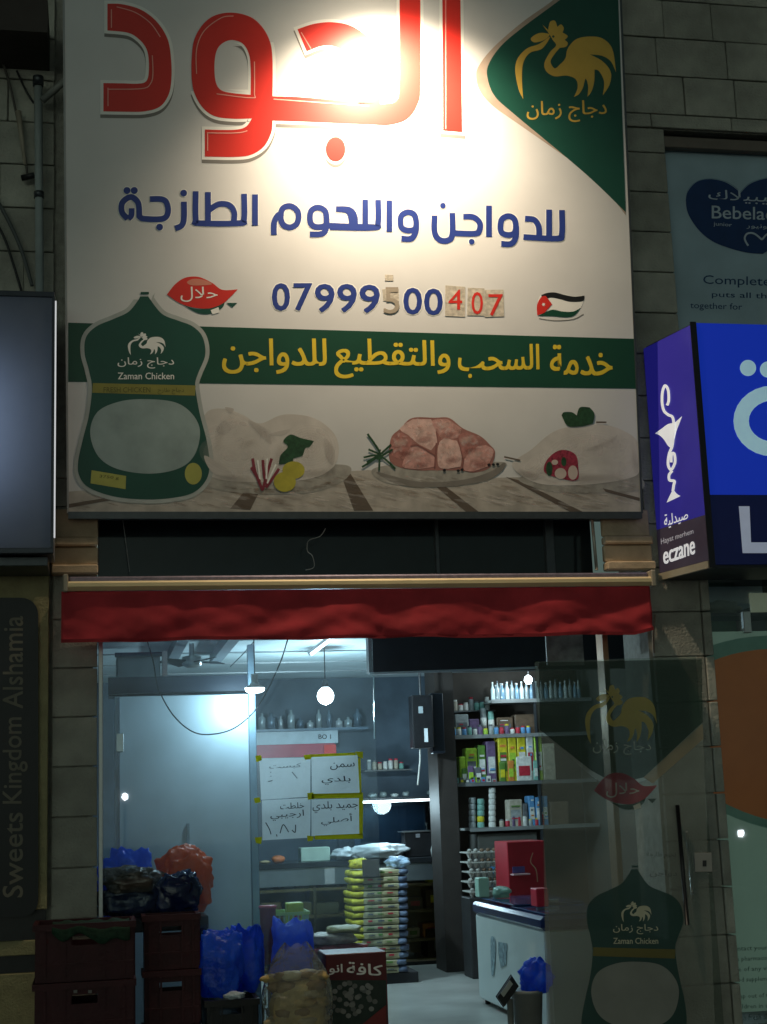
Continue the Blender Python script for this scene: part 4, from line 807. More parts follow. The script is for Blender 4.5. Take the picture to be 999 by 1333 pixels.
for i in range(4):
    an = .5 + i * math.pi / 2; d = Vector((math.cos(an), math.sin(an), 0)); s = Vector((-d.y, d.x, .25)).normalized()
    mk('fan_blade', [c + d * .07 - s * .03, c + d * .26 - s * .05, c + d * .26 + s * .05, c + d * .07 + s * .03, c + d * .07 - s * .03 + Vector((0, 0, .006)), c + d * .26 - s * .05 + Vector((0, 0, .006)), c + d * .26 + s * .05 + Vector((0, 0, .006)), c + d * .07 + s * .03 + Vector((0, 0, .006))], BF, mat('blade_dark', (.05, .06, .07), .5), fx)
for i, (x0, x1) in enumerate(((222, 236), (283, 297))):
    o = box('ceiling_beam', at(x0, 850, 2.6).x, at(x1, 850, 2.6).x, 1.4, 3.4, 2.70, 2.779, mat('beam_grey', (.18, .22, .25), .6), None); meta(o, ('ceiling beam left of the small fan', 'ceiling beam right of the small fan')[i], 'beam')
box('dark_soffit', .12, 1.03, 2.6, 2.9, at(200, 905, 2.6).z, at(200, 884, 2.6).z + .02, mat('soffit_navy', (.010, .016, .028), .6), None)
meta(bpy.data.objects['dark_soffit'], 'dark navy boxed beam crossing above the pale panel', 'beam')
wire('hanging_cable', 'long thin black cable looping below the awning across the shop window', [(190, 828), (200, 862), (206, 895), (225, 930), (250, 952), (275, 956), (305, 948), (332, 925), (350, 895), (366, 860), (376, 828)], (.25, .25), .0045)
wire('hanging_cable', 'short wire slanting up to the ceiling near the disc lamp', [(300, 868), (315, 853), (331, 835)], 1.2, .004, ALUD)
# window glass + papers
gp = thing('window_pane', 'large fixed shop window pane with handwritten papers taped inside', 'window', (.95, .05, .02))
xe = at(487, 900, .05).x
def dusty():
    m = glassmat('dusty_glass', (.93, .97, .98), .8); n = m.node_tree; out = [k for k in n.nodes if k.type == 'OUTPUT_MATERIAL'][0]; src = out.inputs[0].links[0].from_socket
    tl = n.nodes.new('ShaderNodeBsdfTranslucent'); tl.inputs[0].default_value = (.75, .9, 1, 1); x = n.nodes.new('ShaderNodeMixShader'); tc = n.nodes.new('ShaderNodeTexCoord'); nz = n.nodes.new('ShaderNodeTexNoise'); nz.inputs['Scale'].default_value = 2.4; nz.inputs['Detail'].default_value = 8; mr = n.nodes.new('ShaderNodeMapRange'); mr.inputs[1].default_value = .3; mr.inputs[2].default_value = .75; mr.inputs[3].default_value = .008; mr.inputs[4].default_value = .05
    n.links.new(tc.outputs['Object'], nz.inputs[0]); n.links.new(nz.outputs[0], mr.inputs[0]); n.links.new(mr.outputs[0], x.inputs[0]); n.links.new(src, x.inputs[1]); n.links.new(tl.outputs[0], x.inputs[2]); n.links.new(x.outputs[0], out.inputs[0]); return m
box('glass', .058, xe, .05, .056, .02, 2.84, dusty(), gp); box('sill', .058, xe, .02, .10, .012, .04, ALU, gp)
GPn = YP(.064)
PAPR = mat('paper_sheet', (.62, .68, .70), .7, var=.10, scale=14, bump=.35, bscale=30); MK = mat('marker_ink', (.03, .035, .05), .6); MKF = mat('faded_marker', (.30, .33, .38), .6); TP = mat('yellow_tape', (.62, .60, .03), .4, var=.15, scale=30)
for q_, tw in ((PAPR, .55), (TP, .5)):
    n_ = q_.node_tree; tl = n_.nodes.new('ShaderNodeBsdfTranslucent'); tl.inputs[0].default_value = (.75, .80, .82, 1) if q_ is PAPR else (.8, .78, .05, 1); mx_ = n_.nodes.new('ShaderNodeMixShader'); mx_.inputs[0].default_value = tw
    n_.links.new(n_.nodes['Principled BSDF'].outputs[0], mx_.inputs[1]); n_.links.new(tl.outputs[0], mx_.inputs[2]); n_.links.new(mx_.outputs[0], n_.nodes['Material Output'].inputs[0])
SEETH = mat('paper_wrinkle', (.45, .50, .52), .7)
pz = lambda p: xf(p, 3.568, 320, 960)
def paper(q, label, words, tapes, ink=MK):
    Q = YP(.045); t = thing('taped_paper', label, 'paper', Q.hit(*pz([q[3]])[0]), 'handwritten papers on the window')
    q = pz(q); NXY = 12; vs = []; fs = []
    for j in range(NXY + 1):
        for i in range(NXY + 1):
            u, v = i / NXY, j / NXY; x = (q[0][0] * (1 - u) + q[1][0] * u) * (1 - v) + (q[3][0] * (1 - u) + q[2][0] * u) * v; y = (q[0][1] * (1 - u) + q[1][1] * u) * (1 - v) + (q[3][1] * (1 - u) + q[2][1] * u) * v
            vs.append(Q.hit(x, y, .0015 * noise.noise(Vector((x * .1, y * .1, 2)))))
    for j in range(NXY):
        for i in range(NXY): a = j * (NXY + 1) + i; fs.append((a, a + NXY + 1, a + NXY + 2, a + 1))
    sheet = mk('sheet', vs, fs, PAPR, t, True)
    for s, qq in words:
        if isinstance(s, str): text('handwriting', Q, s, pz(qq), ink, .004, t, bold=.004, res=2)
        else: strokes('handwriting', Q, [pz(k) for k in s], 1.3, ink, .004, t)
    for tq in tapes: slab('tape', Q, pz(tq), TP, t, t=.001, off=.006)
    return t
paper([(62, 97), (302, 92), (300, 275), (72, 290)], 'upper left paper with faded writing and a wrinkle, taped to the window', [(ar('كبست'), [(110, 125), (258, 118), (258, 142), (110, 150)]), ([[(115, 160), (118, 164)], [(116, 178), (119, 182)], [(215, 160), (240, 190)], [(105, 205), (125, 200)]], None)], [[(45, 85), (72, 82), (76, 105), (50, 115)], [(270, 82), (308, 78), (305, 100), (275, 104)]], MKF)
paper([(305, 88), (520, 82), (530, 262), (308, 270)], 'upper right paper reading ghee in handwriting, taped to the window', [(ar('سمن'), [(395, 118), (505, 112), (508, 145), (392, 152)]), (ar('بلدي'), [(355, 180), (485, 178), (490, 218), (352, 220)])], [[(305, 79), (510, 70), (512, 82), (305, 91)], [(508, 66), (545, 66), (545, 98), (525, 92)], [(522, 95), (534, 95), (538, 262), (530, 262)]])
paper([(75, 292), (302, 280), (300, 465), (78, 478)], 'lower left paper with a price in large strokes, taped to the window', [(ar('خلطت'), [(160, 305), (272, 300), (272, 328), (160, 334)]), (ar('ارجيبي'), [(115, 345), (270, 335), (272, 380), (115, 388)]), ([[(93, 395), (110, 425), (118, 450)], [(143, 450), (146, 460)], [(160, 445), (175, 405), (200, 440)], [(215, 430), (230, 440), (232, 405)]], None)], [[(38, 282), (65, 278), (70, 300), (44, 306)], [(42, 465), (76, 462), (72, 495), (48, 490)], [(286, 258), (315, 255), (318, 285), (290, 290)], [(285, 455), (318, 460), (310, 480), (288, 482)]])
paper([(306, 288), (528, 282), (528, 452), (306, 458)], 'lower right paper reading local jameed in handwriting, taped to the window', [(ar('جميد بلدي'), [(312, 300), (520, 290), (524, 345), (310, 352)]), (ar('أصلي'), [(352, 370), (495, 350), (496, 405), (350, 412)])], [[(308, 262), (545, 256), (546, 280), (308, 284)], [(320, 456), (545, 446), (545, 470), (322, 474)], [(526, 280), (546, 280), (544, 452), (528, 452)]])
# dark header box above the entrance
hd = thing('dark_header', 'dark boxed header above the entrance with a thin bright lower edge', 'header', at(620, 874, 2.0))
a, b = at(481, 878, 2.0), at(762, 870, 2.0)
box('header_board', a.x, 4.6, 2.0, 2.1, a.z + .012, 2.775, mat('header_black', (.018, .02, .025), .5), hd)
mb = MB(); mb.tube([at(481, 877, 1.99), at(700, 869, 1.99)], .010, 6); mb.build('edge_trim', mat('trim_bright', (.5, .55, .58), .3, .6), hd)
mb = MB(); mb.tube([at(487, 880, 1.98), at(488, 962, 1.98)], .006, 6); mb.build('glass_edge', mat('glass_edge', (.35, .5, .55), .2), hd)
wb = box('pinned_board', at(712, 850, .6).x, at(760, 850, .6).x, .6, .62, at(735, 866, .6).z, at(735, 826, .6).z, mat('board_greyish', (.26, .29, .28), .6, var=.45, scale=12), None); meta(wb, 'greyish patchy board high up inside by the right jamb', 'board')

# ------------------------------------------------------------------ counter at the back
ct = thing('service_counter', 'long steel fronted service counter across the back of the shop', 'counter', (2.5, 5.2, .012))
CYf = 4.9; cz = .99
box('counter_top', 1.25, 3.55, CYf - .03, 5.6, cz - .05, cz, mat('top_black', (.02, .022, .025), .25), ct, bevel=.005)
box('steel_band', 1.27, 3.53, CYf, CYf + .03, cz - .21, cz - .052, mat('band_steel', (.26, .30, .32), .3, .8, var=.1), ct)
box('counter_back', 1.27, 3.53, 5.5, 5.55, .05, cz - .06, mat('inner_brown', (.42, .35, .20), .7), ct)
for i, z in enumerate((.74, .50, .24, .06)): box('shelf', 1.27, 3.53, CYf + .01, 5.5, z - .012, z + .012, mat('shelf_wood', (.24, .19, .12), .5, var=.2, scale=15), ct)
for x in (1.27, 2.0, 2.75, 3.50): box('divider', x, x + .025, CYf + .005, 5.5, .05, cz - .22, mat('divider_dark', (.12, .10, .07), .6), ct)
box('counter_glass', 1.27, 3.53, CYf - .008, CYf - .002, .06, cz - .215, glassmat('counter_glass', (.88, .88, .78), 1), ct)
box('plinth', 1.3, 3.5, CYf + .05, 5.45, .012, .05, BLACK, ct)
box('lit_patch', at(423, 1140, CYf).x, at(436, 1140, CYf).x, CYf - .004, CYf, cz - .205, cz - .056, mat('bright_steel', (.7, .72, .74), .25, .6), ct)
yp = mat('yellow_pack', (.60, .58, .02), .35, var=.2, scale=30, bump=.2); 
cols = {'grey': (.30, .33, .33), 'dgrey': (.12, .13, .14), 'purple': (.14, .09, .18), 'green': (.10, .22, .04), 'yellow': (.62, .55, .03), 'lime': (.35, .55, .05), 'white': (.65, .66, .62), 'orange': (.60, .22, .05), 'blue': (.10, .28, .52), 'red': (.45, .03, .05), 'teal': (.2, .42, .36), 'brown': (.13, .09, .06), 'pink': (.45, .12, .25), 'beige': (.42, .38, .30)}
CM = {k: mat('carton_' + k, v, .4, var=.22, scale=35, bump=.15) for k, v in cols.items()}
def pack(name, label, cat, x0, y0, x1, y1, Y, D, m, group=None, side=None, bevel=.006, stripe=None, snap=None):
    a, b = at(x0, y0, Y), at(x1, y1, Y); zb = b.z if snap is None else snap
    mb = MB(); mb.box(a.x, b.x, Y, Y + D, zb, a.z)
    o = mb.build(name, m, None, bevel=min(bevel, (b.x - a.x) * .2)) if stripe is None else None
    if stripe:
        t = thing(name, label, cat, ((a.x + b.x) / 2, Y + D / 2, zb), group)
        mk('package', bverts(a.x, b.x, Y, Y + D, zb, a.z), BF, m, t, bevel=min(bevel, (b.x - a.x) * .2))
        h = a.z - zb; mk('label', bverts(a.x + (b.x - a.x) * .14, b.x - (b.x - a.x) * .14, Y - .003, Y + .002, zb + h * .22, zb + h * .62), BF, stripe, t)
        rq = random.Random(int(x0 * 7 + y0)); W_ = b.x - a.x
        if D > .05:
            for q_ in range(3):
                u0 = rq.uniform(.15, .4); u1 = rq.uniform(.55, .85); v0 = rq.choice((.70, .80, .30, .42, .52)) + rq.uniform(-.03, .03)
                mk('print_mark', bverts(a.x + W_ * u0, a.x + W_ * u1, Y - .006 - q_ * .001, Y - .0035 - q_ * .001, zb + h * v0, zb + h * (v0 + .05)), BF, rq.choice([CM[k_] for k_ in ('white', 'red', 'green', 'dgrey', 'orange', 'blue')]), t)
        return t
    meta(o, label, cat, group); return o
pack('yellow_packet', 'yellow packet under the counter just right of the tray stack', 'packet', 557, 1138, 574, 1156, 4.95, .15, yp, 'yellow packets under the counter', snap=.752)
pack('yellow_packet', 'brighter yellow packet under the counter nearest the egg cartons', 'packet', 590, 1136, 611, 1156, 4.95, .15, yp, 'yellow packets under the counter', snap=.752)
dk = mat('dark_box', (.05, .04, .035), .6)
pack('dark_case', 'dark brown case on the lower counter shelf', 'box', 556, 1210, 620, 1252, 4.93, .3, dk, snap=.07, stripe=mat('case_label', (.16, .16, .15), .5))
for i, (x, w_) in enumerate(((340, 26), (372, 34), (412, 30))): pack('folded_sack', ('leftmost folded sack on the counter shelf', 'middle folded sack on the counter shelf', 'rightmost folded sack on the counter shelf, by the trays')[i], 'sack', x, 1176, x + w_, 1188, 4.95, .3, mat('sack_tan%d' % i, ((.20, .15, .10), (.17, .15, .08), (.13, .13, .10))[i], .8), 'folded sacks on the counter shelf', snap=.514)
# display case
dc = thing('display_case', 'low glass display case with a bright strip along its top edge', 'display case', at(517, 1115, 5.15))
a, b = at(468, 1046, 5.15), at(566, 1112, 5.15)
box('case_glass', a.x, b.x, 5.15, 5.156, cz + .002, a.z, glassmat('case_glass', (.55, .65, .70), 1), dc)
box('case_back', a.x, b.x, 5.5, 5.52, cz + .002, a.z, mat('case_navy', (.04, .06, .09), .3), dc)
box('case_roof', a.x, b.x, 5.14, 5.53, a.z, a.z + .02, STEEL, dc)
mb = MB(); mb.tube([(a.x + .02, 5.13, a.z + .012), (b.x - .03, 5.13, a.z + .012)], .010, 8); mb.build('strip_light', mat('strip_white', (1, 1, 1), emit=5, ecol=(.85, .97, 1)), dc, True)
lamp_pt(dc, ((a.x + b.x) / 2 - .1, 4.95, a.z - .02), 16, COLD, .1)
mb = MB(); vs, fs = bagmesh(at(510, 1100, 5.3) * 1, .07, .05, .03, 8, .2, n=8); mb.add(vs, fs); o = mb.build('wrapped_cheese', mat('cheese', (.6, .65, .66), .5), None, True); o.location.z = cz + .02; meta(o, 'small pale wrapped piece inside the glass display case', 'food')
# things on the counter
def lump(name, label, cat, px, py, Y, sx, sy, sz, m, seed=1, amp=.15, z=None, p=2.3, n=14, group=None, parent=None):
    c = at(px, py, Y); c.z = (z + sz) if z is not None else c.z
    vs, fs = bagmesh(c, sx, sy, sz, seed, amp, p, n); o = mk(name, vs, fs, m, parent, True)
    if not parent: meta(o, label, cat, group)
    return o
WB = mat('white_film', (.72, .78, .80), .3, var=.08, scale=10, bump=.5, bscale=25)
lump('orange_food', 'small orange lump lying on the back counter at the left', 'food', 362, 1108, 5.0, .06, .05, .035, mat('orange_lump', (.55, .16, .05), .5, scale=20), 3, z=cz)
lump('flat_bread', 'small flat tan piece at the left end of the counter', 'food', 345, 1112, 5.0, .05, .04, .015, mat('tan_lump', (.45, .35, .20), .6), 4, z=cz)
pack('foam_tray', 'pale green foam tray left of the white bags on the counter', 'tray', 392, 1104, 430, 1113, 5.0, .2, mat('foam_green', (.45, .58, .48), .6), snap=cz + .001)
lump('plastic_bag', 'crumpled white bag with knotted ends left on the counter', 'bag', 448, 1100, 5.0, .12, .12, .055, WB, 5, .35, z=cz, n=20, group='white bags on the counter')
lump('plastic_bag', 'large white bag swelling beside the black scale', 'bag', 492, 1098, 4.98, .27, .16, .07, WB, 6, .22, z=cz, n=20, group='white bags on the counter')
sc_ = thing('counter_scale', 'square black weighing scale on the counter right of the white bags', 'scale', at(545, 1112, 4.97))
a, b = at(526, 1084, 4.97), at(563, 1113, 4.97)
mk('scale_body', bverts(a.x, b.x, 4.97, 5.12, cz + .001, a.z), BF, BLACK, sc_, bevel=.008)
mk('scale_plate', bverts(a.x - .02, b.x + .02, 4.95, 5.2, a.z + .001, a.z + .012), BF, STEEL, sc_); mk('scale_dial', bverts((a.x + b.x) / 2 - .02, (a.x + b.x) / 2 + .02, 4.962, 4.969, a.z - .05, a.z - .015), BF, mat('dial_grey', (.3, .3, .32), .4), sc_)
GAR = mat('garlic_white', (.60, .62, .56), .5, var=.12, scale=30)
k = 0
for px, r_, dz_, Y in ((566, .045, 0, 5.05), (577, .05, 0, 5.0), (588, .045, 0, 5.08), (598, .045, 0, 5.0), (607, .05, 0, 5.08), (617, .05, 0, 5.0), (572, .045, .075, 5.06), (602, .04, .08, 5.05), (612, .05, .085, 5.06)):
    c = at(px, 1100, Y); c.z = cz + dz_ + r_; vs, fs = bagmesh(c, r_, r_, r_, k + 20, .08, 2.1, 8); o = mk('garlic_bulb', vs, fs, GAR, None, True)
    meta(o, ORD[k] + (' white garlic bulb from the left on the counter' if k < 6 else ' white garlic bulb, lying on top of the others'), 'garlic', 'garlic bulbs on the counter'); k += 1
c = at(568, 1085, 4.96); mb = MB(); c.z = cz + .10; mb.lathe(c, [(.055, -.10), (.06, -.04), (.045, .02), (.018, .09), (.010, .17), (.02, .21)], 10); o = mb.build('knotted_bag', mat('knotted_film', (.55, .58, .55), .35, bump=.3), None, True); meta(o, 'small knotted white bag standing beside the scale', 'bag')

# wall shelf and dark column, hanging monitor
sh_ = box('wall_shelf', at(470, 1040, 5.3).x, at(648, 1040, 5.3).x, 5.3, 5.98, at(540, 1048, 5.3).z, at(540, 1037, 5.3).z, mat('shelf_dark', (.03, .035, .04), .5), None); meta(sh_, 'long dark wall shelf above the glass display case', 'shelf')
zs_ = at(540, 1037, 5.3).z
for i, (px, wd, hh) in enumerate(((478, 14, 7), (494, 10, 9), (508, 12, 6), (524, 9, 8), (556, 16, 9), (574, 12, 12), (590, 10, 8), (604, 12, 14))):
    c = at(px, 1037, 5.35); lump('shelf_parcel', ORD[i] + ' small grey parcel from the left on the dark wall shelf', 'parcel', px + wd / 2, 1037, 5.4, wd * .0037, .06, hh * .0035, mat('parcel_grey%d' % (i % 3), ((.20, .24, .24), (.12, .15, .15), (.30, .33, .32))[i % 3], .5), i + 40, .2, z=zs_, n=6, group='parcels on the dark wall shelf')
cl_ = box('dark_column', at(566, 900, 4.2).x, at(590, 900, 4.2).x, 4.2, 4.6, .012, 2.775, mat('column_brown', (.035, .028, .024), .6, var=.2, scale=6), None); meta(cl_, 'dark brown column behind the hanging black box', 'column')
mo = thing('hanging_box', 'black flat box hanging from the header with a pale cord below', 'speaker', at(553, 975, 3.9))
a, b = at(536, 905, 3.9), at(566, 973, 3.9)
box('box_body', a.x, b.x, 3.9, 4.05, b.z, a.z, BLACK, mo, bevel=.008); box('box_side', b.x + .005, b.x + .12, 4.0, 4.1, b.z - .05, a.z + .02, mat('box_navy', (.012, .016, .024), .4), mo, bevel=.006)
mb = MB(); mb.tube([((a.x + b.x) / 2, 3.97, a.z), ((a.x + b.x) / 2, 3.97, 2.775)], .01, 6); mb.build('hanger', BLACK, mo)
c = at(555, 957, 3.895); box('white_sticker', c.x - .016, c.x + .016, 3.893, 3.899, c.z - .06, c.z + .06, mat('sticker_white', (.7, .75, .78), .4), mo); c = at(548, 924, 3.895); box('sticker', c.x - .02, c.x + .02, 3.893, 3.899, c.z - .03, c.z + .03, mat('sticker_grey', (.35, .40, .42), .4), mo)
mb = MB(); mb.tube([at(547, 973, 3.96), at(547, 990, 3.96), at(544, 1022, 3.96)], .008, 6); mb.build('cord', mat('cord_pale', (.5, .5, .46), .5), mo)
# red and white header of a drinks fridge in the far left back
fr = thing('drinks_fridge', 'drinks fridge with a red and white header, partly behind papers', 'fridge', (at(380, 1000, 5.0).x, 5.6, .012))
a, b = at(333, 953, 5.62), at(440, 967, 5.62); c = at(436, 984, 5.62)
box('header_white', a.x, b.x, 5.6, 5.95, b.z, a.z, mat('header_white', (.45, .52, .56), .4), fr); box('header_red', a.x, c.x, 5.61, 5.95, c.z, b.z - .001, mat('header_red', (.40, .06, .09), .4), fr)
q = at(430, 976, 5.6); box('header_patch', q.x - .06, q.x + .06, 5.6, 5.609, q.z - .06, q.z + .05, RED, fr)
text('header_mark', YP(5.59), 'BO 1', [(415, 956), (431, 962)], BLACK, .003, fr, bold=.02)
box('fridge_body', a.x, c.x, 5.62, 5.95, .012, c.z - .001, mat('fridge_dark', (.05, .07, .09), .35), fr)
rnd = random.Random(5)
shl = box('high_shelf', at(333, 950, 5.5).x, at(480, 950, 5.5).x, 5.5, 5.98, at(400, 951, 5.5).z, at(400, 948, 5.5).z, mat('shelf_blue', (.10, .15, .2), .4), None); meta(shl, 'thin high shelf of glinting jars behind the globe bulb', 'shelf')
zj = at(400, 948, 5.5).z
for i in range(11):
    px = 342 + i * 12.4; r_ = rnd.uniform(.025, .045); hh = rnd.uniform(.08, .20); c = at(px, 948, 5.62); mb = MB(); mb.lathe((c.x, 5.62 + rnd.uniform(-.03, .06), zj), [(r_, 0), (r_, hh * .7), (r_ * .4, hh * .82), (r_ * .4, hh)], 8)
    o = mb.build('glass_jar', mat('jar_glint%d' % (i % 3), ((.5, .58, .6), (.18, .25, .32), (.65, .70, .72))[i % 3], .15, .5), None, True); meta(o, ORD[i] + ' glinting jar from the left on the thin high shelf', 'jar', 'jars on the high shelf')

# ------------------------------------------------------------------ shelving on the right
SY = 4.3
rk = thing('wall_rack', 'tall dark shelf rack crowded with goods at the right of the shop', 'shelf rack', (at(660, 1100, SY).x, SY + .2, .012))
xl, xr_ = at(590, 1000, SY).x, 4.60
box('rack_back', xl, xr_, SY + .42, SY + .45, .012, 2.70, mat('rack_brown', (.06, .048, .038), .7, var=.25, scale=5), rk)
SH = mat('shelf_grey', (.13, .14, .14), .45); SHL = mat('shelf_pale', (.45, .47, .45), .5)
levels = {}
for nm, y, x0, m in (('a', 911, 640, SHL), ('b', 956, 590, mat('shelf_brown', (.08, .06, .05), .5)), ('c', 1018, 590, SH), ('d', 1077, 612, SHL)):
    z = at(650, y, SY).z; levels[nm] = z; box('shelf', at(x0, y, SY).x, xr_, SY, SY + .42, z - .022, z, m, rk, bevel=.003)
    box('shelf_lip', at(x0, y, SY).x, xr_, SY - .012, SY - .001, z - .03, z + .004, SH if m is SH else mat('lip_grey', (.30, .32, .32), .4, .4), rk)
for px in (592, 700): box('upright', at(px, 1000, SY).x, at(px, 1000, SY).x + .02, SY + .001, SY + .03, .012, 2.6, ALUD, rk)
# bottles: first copied item keeps shared mesh
def bottle_mesh(r, h, m1, m2):
    mb = MB(); mb.lathe((0, 0, 0), [(r * .9, 0), (r, h * .04), (r, h * .58), (r * .38, h * .78), (r * .36, h * .90)], 9); mb.lathe((0, 0, h * .90), [(r * .42, 0), (r * .42, h * .10)], 7, mi=1)
    me = bpy.data.meshes.new('bottle'); me.from_pydata(mb.v, [], mb.f); me.materials.append(m1); me.materials.append(m2)
    for p, i in zip(me.polygons, mb.mi): p.material_index = i; p.use_smooth = True
    return me
BM = [bottle_mesh(.021, .17, mat('bottle_pale', (.62, .72, .74), .12, var=.1, spec=.8), mat('bottle_cap_white', (.8, .82, .8), .4)), bottle_mesh(.022, .155, mat('bottle_blue', (.20, .34, .46), .12, spec=.8), MATS['bottle_cap_white']), bottle_mesh(.020, .18, mat('bottle_clear_grey', (.32, .38, .40), .12, spec=.8), mat('bottle_cap_dark', (.1, .12, .14), .4))]
za_ = levels['a']
i = 0
for row, yy, z_, n_, x0, stp in (('front', SY + .06, za_, 22, 642, 6.3), ('back', SY + .22, za_ + .0, 12, 646, 6.6)):
    for j in range(n_):
        c = at(x0 + j * stp, 905, yy); o = bpy.data.objects.new('bottle', BM[(j * 2 + i) % 3]); COL.objects.link(o); o.location = (min(c.x, 4.5), yy, z_)
        meta(o, ORD[j] + ' bottle from the left in the %s row on the top right shelf' % row, 'bottle', 'bottles on the top right shelf')
    i += 1
# upper glass shelf with small bright bottles receding to the left
gs = box('glass_shelf', at(600, 903, 4.8).x, at(642, 903, 4.8).x, 4.75, 5.2, at(620, 905, 4.8).z, at(620, 903, 4.8).z, mat('glass_shelf', (.3, .36, .38), .2), None); meta(gs, 'short glass shelf with small pale bottles left of the top rack', 'shelf')
zg = at(620, 903, 4.8).z
for j in range(5):
    c = at(604 + j * 8.2, 900, 4.85); o = bpy.data.objects.new('bottle', BM[0]); COL.objects.link(o); o.location = (c.x, 4.85, zg); o.scale = (.9, .9, .6)
    meta(o, ORD[j] + ' short pale bottle from the left on the small glass shelf', 'bottle', 'short bottles on the small glass shelf')
l3 = at(690, 868, 4.0)
sl3 = thing('shelf_lamp', 'small bright lamp above the bottles at the top right shelf', 'lamp', l3)
mb = MB(); mb.lathe(at(688, 886, 4.15), [(.01, .05), (.035, .03), (.04, 0), (.02, -.03)], 12); mb.build('bulb', mat('led_glow3', (1, 1, 1), emit=8, ecol=(.85, .96, 1)), sl3, True)
mb = MB(); mb.tube([at(688, 880, 4.15), at(688, 876, 4.15) + Vector((0, 0, .26))], .006, 6); mb.build('lamp_cord', BLACK, sl3)
lamp_pt(sl3, at(676, 880, 4.05), 7, (.75, .93, 1), .05)
# second level, between a and b: grey boxes and jars
cols = {'grey': (.30, .33, .33), 'dgrey': (.12, .13, .14), 'purple': (.14, .09, .18), 'green': (.10, .22, .04), 'yellow': (.62, .55, .03), 'lime': (.35, .55, .05), 'white': (.65, .66, .62), 'orange': (.60, .22, .05), 'blue': (.10, .28, .52), 'red': (.45, .03, .05), 'teal': (.2, .42, .36), 'brown': (.13, .09, .06), 'pink': (.45, .12, .25), 'beige': (.42, .38, .30)}
CM = {k: mat('carton_' + k, v, .4, var=.22, scale=35, bump=.15) for k, v in cols.items()}
def goods(spec, base, Y, group, where, D=.14):
    names = {}
    for nm, x0, x1, y0, c, st in spec:
        a, b = at(x0, y0, Y), at(x1, y0, Y)
        key = (nm, c); names[key] = names.get(key, 0) + 1
    cnt = {}
    for nm, x0, x1, y0, c, st in spec:
        key = (nm, c); cnt[key] = cnt.get(key, 0) + 1
        lab = ('%s %s ' % (c.replace('dgrey', 'dark grey'), nm.replace('_', ' ')) if names[key] == 1 else '%s %s %s from the left ' % (ORD[cnt[key] - 1], c.replace('dgrey', 'dark grey'), nm.replace('_', ' '))) + where
        a, b = at(x0, y0, Y), at(x1, y0, Y)
        if nm in ('can', 'jar', 'tub'):
            r_ = (b.x - a.x) / 2; h_ = a.z - base; t = thing(nm, lab, nm, ((a.x + b.x) / 2, Y + r_, base), group)
            mb = MB(); mb.lathe(((a.x + b.x) / 2, Y + r_, base), [(r_ * .96, 0), (r_, h_ * .05), (r_, h_ * .9), (r_ * .9, h_)], 10); mb.build(nm + '_body', CM[c], t, True)
            if st: mb = MB(); mb.lathe(((a.x + b.x) / 2, Y + r_, base + h_ * .25), [(r_ * 1.02, 0), (r_ * 1.02, h_ * .4)], 10); mb.build('label', CM[st], t, True)
        else: pack(nm, lab, nm.replace('_', ' '), x0, y0, x1, y0, Y, D, CM[c], group, stripe=CM[st] if st else None, snap=base, bevel=.008)
goods([('box', 592, 610, 930, 'grey', 'dgrey'), ('box', 611, 624, 936, 'purple', None), ('jar', 626, 634, 922, 'grey', 'white'), ('jar', 636, 644, 926, 'teal', 'white'), ('box', 647, 668, 934, 'brown', 'dgrey'), ('box', 670, 696, 930, 'brown', None)], levels['b'], SY + .1, 'goods on the second rack shelf', 'on the second shelf of the right rack')
goods([('pouch', 598, 606, 985, 'lime', None), ('pouch', 606, 621, 974, 'lime', 'dgrey'), ('pouch', 622, 632, 970, 'green', 'white'), ('box', 633, 645, 965, 'purple', 'white'), ('pouch', 648, 660, 956, 'yellow', 'green'), ('pouch', 661, 672, 957, 'yellow', 'lime'), ('pouch', 673, 684, 956, 'yellow', 'white'), ('pouch', 685, 694, 957, 'white', 'red'), ('pouch', 695, 705, 956, 'lime', 'white'), ('box', 706, 722, 968, 'beige', None)], levels['c'], SY + .02, 'packets on the third rack shelf', 'on the third shelf of the right rack')
goods([('pouch', 601, 608, 1000, 'green', 'white'), ('pouch', 609, 617, 997, 'purple', 'lime'), ('pouch', 619, 627, 999, 'dgrey', 'white'), ('pouch', 650, 658, 992, 'green', 'yellow'), ('pouch', 661, 669, 990, 'orange', 'lime'), ('box', 672, 692, 985, 'white', 'red'), ('pouch', 694, 702, 990, 'teal', 'white')], levels['c'], SY - .0 + .004, 'small packets in front on the third rack shelf', 'in front on the third rack shelf', D=.013)
goods([('box', 662, 680, 1041, 'beige', 'grey'), ('box', 681, 687, 1046, 'dgrey', None), ('bottle_carton', 688, 696, 1036, 'blue', 'white'), ('bottle_carton', 697, 704, 1038, 'blue', 'white'), ('bottle_carton', 705, 713, 1036, 'blue', 'white'), ('box', 716, 740, 1044, 'brown', None)], levels['d'], SY + .02, 'goods on the fourth rack shelf', 'on the fourth shelf of the right rack')
zd = levels['d']
for s_, (px, n_, ch_, c) in enumerate(((617, 5, 8.0, 'grey'), (628, 5, 7.6, 'teal'), (643, 7, 7.4, 'white'))):
    for j in range(n_):
        a = at(px - 5, 1077 - j * ch_, SY + .03); r_ = .034; h_ = ch_ * .0068; z0 = zd + j * (h_ + .001)
        mb = MB(); mb.lathe((a.x + r_, SY + .07, z0), [(r_ * .85, 0), (r_, h_ * .15), (r_, h_ * .8), (r_ * .88, h_)], 10); o = mb.build('can', CM['yellow'] if (s_, j) == (1, 1) else CM[c], None, True)
        meta(o, '%s can from the bottom in the %s can stack on the fourth shelf' % (ORD[j], ('left', 'middle', 'tall right')[s_]), 'can', 'cans stacked on the fourth rack shelf')
